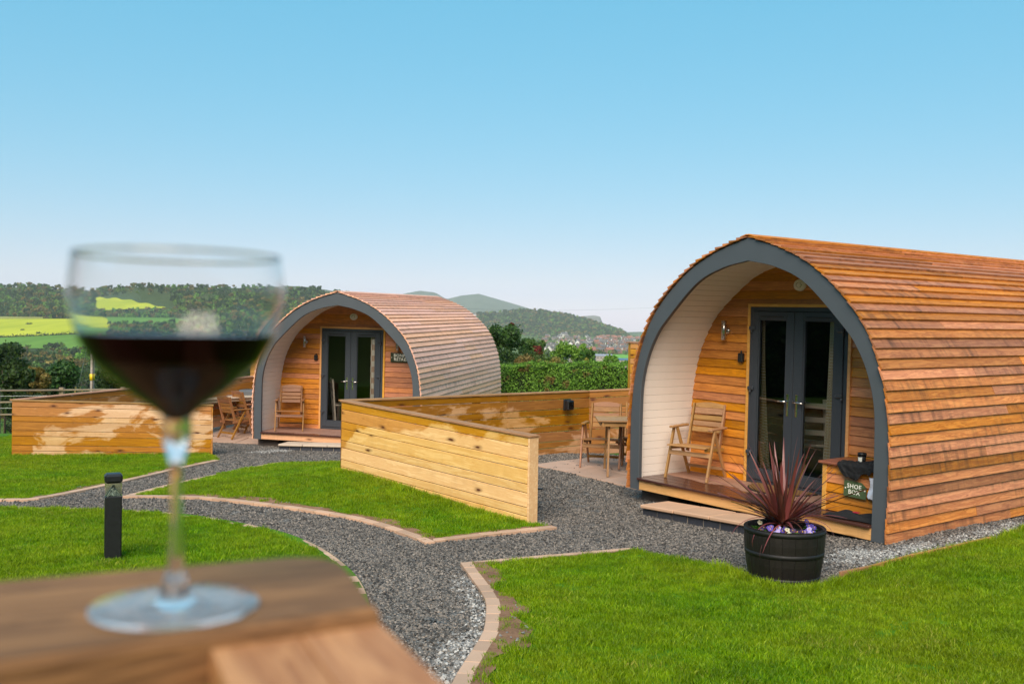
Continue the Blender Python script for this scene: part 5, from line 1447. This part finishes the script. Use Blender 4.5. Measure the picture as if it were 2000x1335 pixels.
# valley trees one can tell apart
rv = random.Random(14)
VALK = [('dark_leaf', F_DARK, 'dark green'), ('mid', F_MID, 'mid green'), ('light', F_LIGHT, 'light green'), ('aut', F_AUT, 'olive brown')]
F_V = {0: F_DARK, 1: F_MID, 2: F_LIGHT, 3: F_AUT}
vm = {(k, v): crown_mesh('crown', 300+10*k+v, 620, .12, F_V[k], 1.0, 1.7, 12) for k in range(4) for v in range(2)}
vt = trunk_mesh('trunk', 1.6, .07, 5)
cnt = 0
for band, (d0, d1, nb, wlo, whi) in enumerate(((330, 640, 150, 3.2, 6.2), (170, 330, 60, 2.4, 4.6), (85, 170, 26, 2.0, 3.4))):
    for i in range(nb):
        X = rv.uniform(-60, 560); d = rv.uniform(d0, d1); p = at_depth(X, 700, d); k = rv.choices((0, 1, 2, 3), (.4, .36, .1, .14))[0]
        z = land(p.x, p.y); W = rv.uniform(wlo, whi)
        topz = z + 1.75*W
        t_ = thing('valley_tree', '%s tree among the woods in the valley below the fields at left' % VALK[k][2], 'tree', T(p.x, p.y, z-.1*W) @ RZ(rv.uniform(0, 6)) @ Matrix.Diagonal((W, W, W*rv.uniform(.85, 1.1), 1)), '%s valley trees' % VALK[k][2])
        link('crown', vm[(k, rv.randint(0, 1))], t_); link('trunk', vt, t_)
far_crowns = {'mix': [crown_mesh('far_crown', 400+v, 150, .27, mt, 1.0, 1.7, 9) for v, mt in enumerate((F_DARK, F_MID, F_DARK, F_MID, F_AUT, F_LIGHT))]}
VW = []
rs3 = np.random.RandomState(6)
for i in range(900):
    X = rs3.uniform(-200, 620); d = sqrt(rs3.uniform(200**2, 640**2)); p = at_depth(X, 700, d); VW.append((p.x, p.y, land(p.x, p.y)-.6, rs3.uniform(2.0, 4.2)))
VW = np.array(VW); scatter('valley_woodland', VW[:, :3], np.stack([0*VW[:, 0], 0*VW[:, 0], rs3.uniform(0, 6.28, len(VW))], 1), VW[:, 3], far_crowns['mix'], seed=3)

# ------------------------------------------------------------------ hills: swept surfaces at their own distances
def lint(pts, X):
    if X <= pts[0][0]: return pts[0][1]
    for (a, ya), (b, yb) in zip(pts, pts[1:]):
        if X <= b: return ya + (yb-ya)*(X-a)/(b-a)
    return pts[-1][1]
def hz(X): return 647 - .01532*(1240-X)          # where the level of the eye lies in the photograph
class Hill:
    """rows: (distance, function X -> image y) from the foot to the crest and down behind"""
    def __init__(s, X0, X1, rows, nx=90): s.X0, s.X1, s.rows, s.nx = X0, X1, rows, nx
    def at(s, X, t):
        q = t*(len(s.rows)-1); i = min(int(q), len(s.rows)-2); f = q-i
        (d0, y0), (d1, y1) = s.rows[i], s.rows[i+1]
        a = at_depth(X, y0(X), d0); b = at_depth(X, y1(X), d1); return a.lerp(b, f)
    def build(s, name, mat, t0=0, t1=1, lift=0, nt=40, X0=None, X1=None, kind='structure'):
        X0 = s.X0 if X0 is None else X0; X1 = s.X1 if X1 is None else X1
        m = MB(); nx = s.nx
        for j in range(nt+1):
            for i in range(nx+1):
                x1_ = X1(j/nt) if callable(X1) else X1; p = s.at(X0+(x1_-X0)*i/nx, t0+(t1-t0)*j/nt); m.v.append((p.x, p.y, p.z+lift))
        m.f = [(j*(nx+1)+i, j*(nx+1)+i+1, (j+1)*(nx+1)+i+1, (j+1)*(nx+1)+i) for j in range(nt) for i in range(nx)]
        m.m = [0]*len(m.f); m.sm = [True]*len(m.f); o = m.build(name, mat); o['kind'] = kind; return o
    def pts(s, n, seed, t0, t1, ok=None, X0=None, X1=None):
        r = np.random.RandomState(seed); out = []
        X0 = s.X0 if X0 is None else X0; X1 = s.X1 if X1 is None else X1
        while len(out) < n:
            X, t = r.uniform(X0, X1), r.uniform(t0, t1)
            if ok and not ok(X, t): continue
            p = s.at(X, t); out.append((p.x, p.y, p.z))
        return np.array(out)
def field_mat(name, a, b, sc=.01, stripe=None):
    n = N(name); p = n.pos(); f = n.math('ADD', n.math('MULTIPLY', n.noise(p, sc, 4, .6), .6), n.math('MULTIPLY', n.noise(n.vec('MULTIPLY', p, (1, .15, 1)), sc*6, 3), .4))
    n.set(n.ramp(f, [(.3, lin(a)), (.7, lin(b))]), .95, spec=.1); return n.mat
M_MEADOW = field_mat('meadow_grass', '#98a21a', '#c8c630'); M_FIELD = field_mat('pasture_grass', '#547a24', '#749a3a'); M_SCRUB = field_mat('wood_floor', '#34421f', '#4d5a2b')
M_HILLG = field_mat('hill_grass', '#48513c', '#606650', .006); M_ROCK = field_mat('rock_face', '#6f6a62', '#8f8a80', .03); M_ROUGH = field_mat('rough_pasture', '#8e8a45', '#a9a358', .03)
CRN = 9     # a tree stands about this many pixels above the crest line
ridgeL = [(-400, 566), (-100, 562), (0, 560), (30, 561), (55, 558), (90, 563), (120, 567), (150, 570), (200, 566), (240, 561), (300, 560), (380, 563), (450, 562), (540, 563), (600, 566), (660, 572), (720, 590), (800, 620), (900, 646)]
HL = Hill(-400, 900, [
    (640, lambda X: 712.), (900, lambda X: 681-.01*X*0), (1010, lambda X: 660-.045*max(0, min(X, 260))), (1300, lambda X: 623+.0*X), (1350, lambda X: 619+.01*X),
    (1500, lambda X: lint(ridgeL, X)*.45+619*.55), (1720, lambda X: lint(ridgeL, X)), (2100, lambda X: lint(ridgeL, X)+40), (2500, lambda X: 660.)], 130)
NT = 8.0
HL.build('hillside', M_SCRUB)
HL.build('pasture', M_FIELD, 1.0/NT, 1.985/NT, .6, 20, -400, 300)
HL.build('meadow', M_MEADOW, 2.0/NT, 2.985/NT, .8, 24, -400, lambda u: 232-44*u+5*sin(u*9))
HL.build('pasture', M_FIELD, 2.35/NT, 3.6/NT, .6, 16, 200, lambda u: 385-75*u+6*sin(u*8))
HL.build('rough_pasture', M_ROUGH, 2.99/NT, 3.9/NT, 1.0, 6, -400, 84)
# upper meadow half way up the hill, seen through the glass
m = MB()
for i in range(31):
    X = 176 + 146*i/30; u = i/30; ta = 4.42+.18*u; tb_ = ta + .95*(1-u**1.4)+.03+.05*sin(i*.9)
    for j in range(9):
        p = HL.at(X, (ta+(tb_-ta)*j/8)/NT); m.v.append((p.x, p.y, p.z+1.4))
m.f = [(i*9+j, (i+1)*9+j, (i+1)*9+j+1, i*9+j+1) for i in range(30) for j in range(8)]; m.m = [0]*240; m.sm = [True]*240
o = m.build('meadow', M_MEADOW); o['kind'] = 'structure'
def not_up(X, t): return not (170 < X < 338 and 4.35/NT < t < 5.5/NT)
P1 = HL.pts(3400, 2, 3.15/NT, 6.5/NT, lambda X, t: not_up(X, t) and not (X < 95 and t < 3.95/NT) and not (195 < X < 378 and t < 3.65/NT))
scatter('hillside_woodland', P1 - np.array([0, 0, 1.0]), np.stack([0*P1[:, 0], 0*P1[:, 0], rs3.uniform(0, 6.28, len(P1))], 1), rs3.uniform(3.4, 6.4, len(P1)), far_crowns['mix'], seed=4)
lit_ = [crown_mesh('far_crown', 430+v, 150, .27, mt, 1.0, 1.7, 9) for v, mt in enumerate((F_LIGHT, F_AUT, F_LIGHT))]  # lighter leaf colours stand for sunlight on these trees
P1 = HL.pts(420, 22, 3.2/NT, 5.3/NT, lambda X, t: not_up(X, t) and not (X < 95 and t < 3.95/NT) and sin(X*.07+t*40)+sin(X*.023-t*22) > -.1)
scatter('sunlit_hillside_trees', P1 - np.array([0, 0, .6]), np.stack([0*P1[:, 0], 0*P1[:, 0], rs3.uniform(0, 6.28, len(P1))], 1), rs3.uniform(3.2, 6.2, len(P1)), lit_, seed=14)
P1 = HL.pts(900, 32, 1.0/NT, 3.3/NT, lambda X, t: X > 375 or (X > 205 and t < 2.3/NT) or (X > 300 and t < 1.95/NT), 200, 800)
scatter('hill_foot_woodland', P1 - np.array([0, 0, 1.0]), np.stack([0*P1[:, 0], 0*P1[:, 0], rs3.uniform(0, 6.28, len(P1))], 1), rs3.uniform(3.0, 6.0, len(P1)), far_crowns['mix'], seed=17)
P1 = HL.pts(420, 12, .25/NT, 1.06/NT); scatter('field_edge_woodland', P1 - np.array([0, 0, 1.0]), np.stack([0*P1[:, 0], 0*P1[:, 0], rs3.uniform(0, 6.28, len(P1))], 1), rs3.uniform(2.2, 4.4, len(P1)), far_crowns['mix'], seed=7)
# the hedgerow between the two fields
hr = thing('hedgerow', 'thin dark hedgerow between the yellow meadow and the green pasture at left', 'hedgerow')
m = MB(); rsx = np.random.RandomState(3); PP = []
for i in range(2600):
    X = rsx.uniform(-300, 150); p = HL.at(X, 1.995/NT); PP.append((p.x+rsx.normal()*.5, p.y+rsx.normal()*.6, p.z+abs(rsx.normal())*1.1+.2+(1.2 if rsx.rand() < .04 else 0)))
leaves_on(m, np.array(PP), np.tile([0, -.5, .6], (len(PP), 1)), .85, rsx); m.build('foliage', F_DARK, hr)
for X, t, wd in ((-30, 1.97, 5), (57, 2.62, 5), (44, 2.3, 3.4), (76, 2.1, 4)):
    p = HL.at(X, t/NT); tree({-30: 'dark lone bush at the hedgerow in the meadow', 57: 'dark low bush alone in the yellow meadow', 44: 'small bush low in the yellow meadow', 76: 'dark bush on a bank in the lower meadow'}[X], p, wd*.8, wd*.5, F_DARK, 500+X, 260, .5, zb=p.z, name='bush', cat='bush')

# open hill behind the farther pod
r2 = [(440, 600), (500, 566), (545, 558), (590, 559), (640, 566), (690, 577), (760, 588), (840, 606), (930, 640), (980, 650)]
H2 = Hill(430, 980, [(2000, lambda X: 670.), (2300, lambda X: lint(r2, X)*.4+660*.6), (2700, lambda X: lint(r2, X)), (3200, lambda X: lint(r2, X)+30), (3500, lambda X: 668.)])
H2.build('hill', M_HILLG)
P2 = H2.pts(1500, 4, .3/4, 1.9/4, lambda X, t: sin(X*.09+t*9)+sin(X*.031) < 1.0 and not (t > 1.7/4 and 500 < X < 640))
scatter('hill_woodland', P2-np.array([0, 0, 1]), np.stack([0*P2[:, 0], 0*P2[:, 0], rs3.uniform(0, 6.28, len(P2))], 1), rs3.uniform(3, 5.5, len(P2)), far_crowns['mix'], seed=5)
# the twin hills in the haze
r3 = [(690, 606), (740, 590), (790, 573), (820, 567.5), (850, 571), (872, 584), (900, 577), (935, 573.5), (965, 582), (1000, 592), (1040, 604), (1090, 618), (1140, 636), (1180, 650)]
H3 = Hill(690, 1180, [(4700, lambda X: 668.), (5200, lambda X: lint(r3, X)*.45+655*.55), (5900, lambda X: lint(r3, X)), (6800, lambda X: lint(r3, X)+30), (7400, lambda X: 668.)])
H3.build('hill', M_HILLG)
# wooded hill above the town
r4 = [(840, 640), (880, 622), (920, 612), (950, 610), (985, 607), (1020, 603), (1050, 604), (1080, 608), (1110, 613), (1140, 620), (1170, 630), (1195, 637), (1212, 643), (1222, 651), (1235, 660)]
H4 = Hill(840, 1235, [(2550, lambda X: 668.), (2650, lambda X: lint(r4, X)*.3+661*.7), (3000, lambda X: lint(r4, X)+3), (3500, lambda X: lint(r4, X)+24), (3900, lambda X: 668.)])
H4.build('hill', M_SCRUB)
P4 = H4.pts(3200, 5, .25/4, 2.3/4)
scatter('headland_woodland', P4-np.array([0, 0, 1.2]), np.stack([0*P4[:, 0], 0*P4[:, 0], rs3.uniform(0, 6.28, len(P4))], 1), rs3.uniform(3.8, 6.6, len(P4)), far_crowns['mix'], seed=6)
r5 = [(1100, 632), (1128, 620), (1140, 617), (1160, 615.5), (1172, 618), (1176, 628), (1180, 640), (1186, 650)]
H5 = Hill(1100, 1186, [(3700, lambda X: 664.), (3800, lambda X: lint(r5, X)*.75+655*.25), (3900, lambda X: lint(r5, X)), (4400, lambda X: lint(r5, X)+26), (4600, lambda X: 664.)], 60)
H5.build('crag', M_ROCK)
r6 = [(1150, 652), (1210, 648.5), (1260, 647.5), (1400, 646), (1900, 650)]
H6 = Hill(1150, 1900, [(4000, lambda X: 664.), (4600, lambda X: lint(r6, X)), (5400, lambda X: lint(r6, X)+14)])
H6.build('hill', M_SCRUB)

# ------------------------------------------------------------------ the town in the valley
M_RBRICK = paint('red_brick', '#94705f', .8, var=.2, scale=.2, bump=0); M_RENDER = paint('white_render', '#e6e2da', .8, var=.05, bump=0); M_PEB = paint('grey_pebbledash', '#a59a8c', .8, bump=0)
M_SLATE = paint('slate_roof', '#625c5a', .7, var=.15, scale=.2, bump=0); M_TILE = paint('red_tile_roof', '#96604c', .8, var=.15, scale=.2, bump=0); M_WIN = paint('dark_window', '#2a2d33', .3, bump=0)
def house_mesh(kind):
    wl_, rf = ((M_RBRICK, M_SLATE), (M_RENDER, M_SLATE), (M_RBRICK, M_TILE), (M_PEB, M_SLATE))[kind]
    m = MB(); L, D, h, r_ = 5.0, 3.6, 5.0, 2.9
    m.box(-L, L, -D, D, -3, h, 0)
    m.add([(-L, -D, h), (L, -D, h), (L, D, h), (-L, D, h), (-L, 0, h+r_), (L, 0, h+r_)], [(0, 4, 3), (1, 2, 5)], 0)
    o = .4
    m.add([(-L-o, -D-o, h-.3), (L+o, -D-o, h-.3), (L+o, 0, h+r_+.12), (-L-o, 0, h+r_+.12), (L+o, D+o, h-.3), (-L-o, D+o, h-.3)], [(0, 1, 2, 3), (3, 2, 4, 5)], 1)
    m.box(L*.5, L*.5+.9, -.5, .5, h+r_-.8, h+r_+1.3, 0)
    for x in (-3.2, 0, 3.2):
        for z in (.9, 3.2): m.box(x-.7, x+.7, -D-.04, -D+.02, z, z+1.3, 2)
    return m.mesh('house', [wl_, rf, M_WIN])
HM = [house_mesh(k) for k in range(4)]
HD = ['red brick house with a slate roof in the distant town', 'white house with a slate roof in the distant town', 'red roofed brick house in the distant town', 'grey house with a slate roof in the distant town']
rt_ = random.Random(9)
for i in range(230):
    X = rt_.triangular(1035, 1330, 1215); d = rt_.uniform(1250, 2500); p = at_depth(X, 680, d)
    k = rt_.choices((0, 1, 2, 3), (.36, .2, .24, .2))[0]; s = rt_.uniform(.72, .98)
    if d > 2100 and X > 1180: k = 2 if rt_.random() < .7 else k
    link_ = link('house', HM[k], None, T(p.x, p.y, land(p.x, p.y)) @ RZ(rt_.choice((.3, 1.8, .1, 1.5, .7))+rt_.uniform(-.15, .15)) @ Matrix.Diagonal((s, s, s, 1)))
    tag(link_, HD[k], 'house', HD[k].split(' in the')[0].replace('house', 'houses') + ' of the town')
for lab, X, Y, d, mt, s in (('white house standing high on the wooded hill above the town', 1102, 652, 2500, 1, 1.5), ('pale slate roofed house at the foot of the wooded hill', 1034, 664, 2300, 3, 1.6), ('small white house on the wooded hill flank beside the farther pod', 926, 613, 2700, 1, 1.0)):
    p = at_depth(X, Y, d); tag(link('house', HM[mt], None, T(p.x, p.y, p.z-5*s) @ RZ(.25) @ Matrix.Diagonal((s, s, s, 1))), lab, 'house')
# town trees
TT = []
for i in range(420):
    X = rs3.uniform(1030, 1330); d = rs3.uniform(700, 2500); p = at_depth(X, 680, d); TT.append((p.x, p.y, land(p.x, p.y)-.8))
TT = np.array(TT); scatter('town_trees', TT, np.stack([0*TT[:, 0], 0*TT[:, 0], rs3.uniform(0, 6.28, len(TT))], 1), rs3.uniform(2.2, 4.2, len(TT)), far_crowns['mix'], seed=11)
# long low sheds and a playing field in front of the town
def shed(label, X, Y, d, L, D, h, mt):
    p = at_depth(X, Y, d); R = thing('shed_building', label, 'building', T(p.x, p.y, p.z-h-1.6) @ RZ(.1))
    MB().box(-L/2, L/2, -D/2, D/2, -6, h).build('walls', M_PEB, R)
    m = MB(); m.add([(-L/2-.4, -D/2-.4, h), (L/2+.4, -D/2-.4, h), (L/2+.4, D/2+.4, h), (-L/2-.4, D/2+.4, h), (-L/2-.4, 0, h+1.6), (L/2+.4, 0, h+1.6)], [(0, 1, 5, 4), (4, 5, 2, 3), (0, 4, 3), (1, 2, 5)]); m.build('roof', mt, R)
    for q in range(5): MB().box(-L/2+L*(q+.3)/5, -L/2+L*(q+.7)/5, -D/2-.06, -D/2+.02, 1.0, h-1.2).build('window', M_WIN, R)
M_SHED = paint('pale_sheet_roof', '#9a9aa2', .6, var=.06, scale=.1, bump=0); M_BLUE = paint('blue_shed', '#4a6c88', .6, bump=0)
shed('long grey roofed building before the town, right of the bright green tree', 1178, 691, 900, 15, 13, 3, M_SHED)
shed('grey roofed building half hidden behind the bright green tree', 1128, 693, 860, 16, 12, 3, M_SHED)
shed('low blue grey shed at the edge of the playing field', 1217, 699, 850, 10, 6, 3, M_BLUE)
q0, q1, q2, q3 = [at_depth(X, Y, d) for X, Y, d in ((1186, 700, 900), (1300, 700, 900), (1300, 692, 1100), (1182, 692, 1100))]
m = MB(); m.add([q0, q1, q2, q3], [(0, 1, 2, 3)]); o = m.build('playing_field', field_mat('pitch_grass', '#6aa23a', '#7db34a')); o['kind'] = 'structure'

# ------------------------------------------------------------------ utility pole, stay and line
pp = at_depth(179, 768, 40.0); pt_ = at_depth(181, 664, 40.0)
UP = thing('utility_pole', 'grey timber utility pole with a yellow warning plate left of the wine glass', 'utility pole', T(pp.x, pp.y, pp.z-2.2))
Hp = pt_.z-pp.z+2.2
MB().tube([(0, 0, 0), (.03, 0, Hp)], [.088, .074], 12).build('pole', M_POLE, UP)
zz = at_depth(180, 736, 40.0).z-(pp.z-2.2); yel = paint('yellow_plate', '#e8c412', .5, var=.1)
MB().lathe([(.089, -.13), (.094, -.13), (.094, .13), (.089, .13)], 14, M=T(.015, 0, zz)).build('warning_plate', yel, UP)
MB().box(.066, .088, -.095, -.06, 0, Hp-.5).build('cable_guard', M_BLKBRD, UP)
s0, s1 = at_depth(152, 768, 40.0), at_depth(168, 690, 40.0)
st_ = MB().tube([s0+Vector((-.35, 0, -1.5)), s0.lerp(s1, 1.35)], .013, 6, smooth=False); st_.build('stay_wire', M_STEEL, UP, T(-pp.x, -pp.y, -(pp.z-2.2)))
w0, w1 = at_depth(700, 593.5, 150), at_depth(1400, 592, 210)
cbl = MB().tube([w0.lerp(w1, i/16) - Vector((0, 0, 1.2*sin(pi*i/16))) for i in range(17)], .011, 5).build('overhead_cable', paint('grey_cable', '#6a7078', .6, var=0, bump=0)); tag(cbl, 'thin overhead cable crossing the sky in front of the hazy twin hills', 'cable')

# unseen hedge added behind the camera to darken what the door panes mirror
rs9 = np.random.RandomState(77); n = 15000; m = MB(); zb_ = land(0, -12)
cv = thing('unseen_dark_hedge', 'tall dark conifer hedge added unseen behind and left of the viewer to darken reflections', 'hedge')
P = np.stack([rs9.uniform(-17, 26, n), -12+.2*rs9.normal(size=n), rs9.uniform(0, 6.2, n)], 1)
P2_ = np.stack([-17+.2*rs9.normal(size=n), rs9.uniform(-12, 15, n), rs9.uniform(-1.5, 5.0, n)], 1)
for Q, d_ in ((P, (0, 1, .3)), (P2_, (1, 0, .3))):
    Q[:, 2] += zb_ + .25*np.sin(Q[:, 0]*1.3+Q[:, 1]*1.1)*(Q[:, 2] > 4); leaves_on(m, Q, np.tile(d_, (n, 1)), .11, rs9)
m.build('foliage', F_DARK, cv)
MB().box(-17, 26, -13.4, -12.2, zb_-.5, zb_+6.0).box(-18.4, -17.2, -12, 15, zb_-3.5, zb_+4.8).build('inner_twigs', paint('unseen_hedge_dark', '#141c0c', .95), cv)

# ------------------------------------------------------------------ the air
hz_m = bpy.data.materials.new('air'); hz_m.use_nodes = True; t_ = hz_m.node_tree; t_.nodes.clear()
vo = t_.nodes.new('ShaderNodeVolumePrincipled'); vo.inputs['Density'].default_value = .78e-4; vo.inputs['Color'].default_value = (.83, .93, 1.0, 1); vo.inputs['Anisotropy'].default_value = -.3
ou = t_.nodes.new('ShaderNodeOutputMaterial'); t_.links.new(vo.outputs[0], ou.inputs['Volume'])
HZ = MB().box(-8300, 8300, -8300, 8300, -64, 300).build('haze', hz_m); HZ['kind'] = 'stuff'
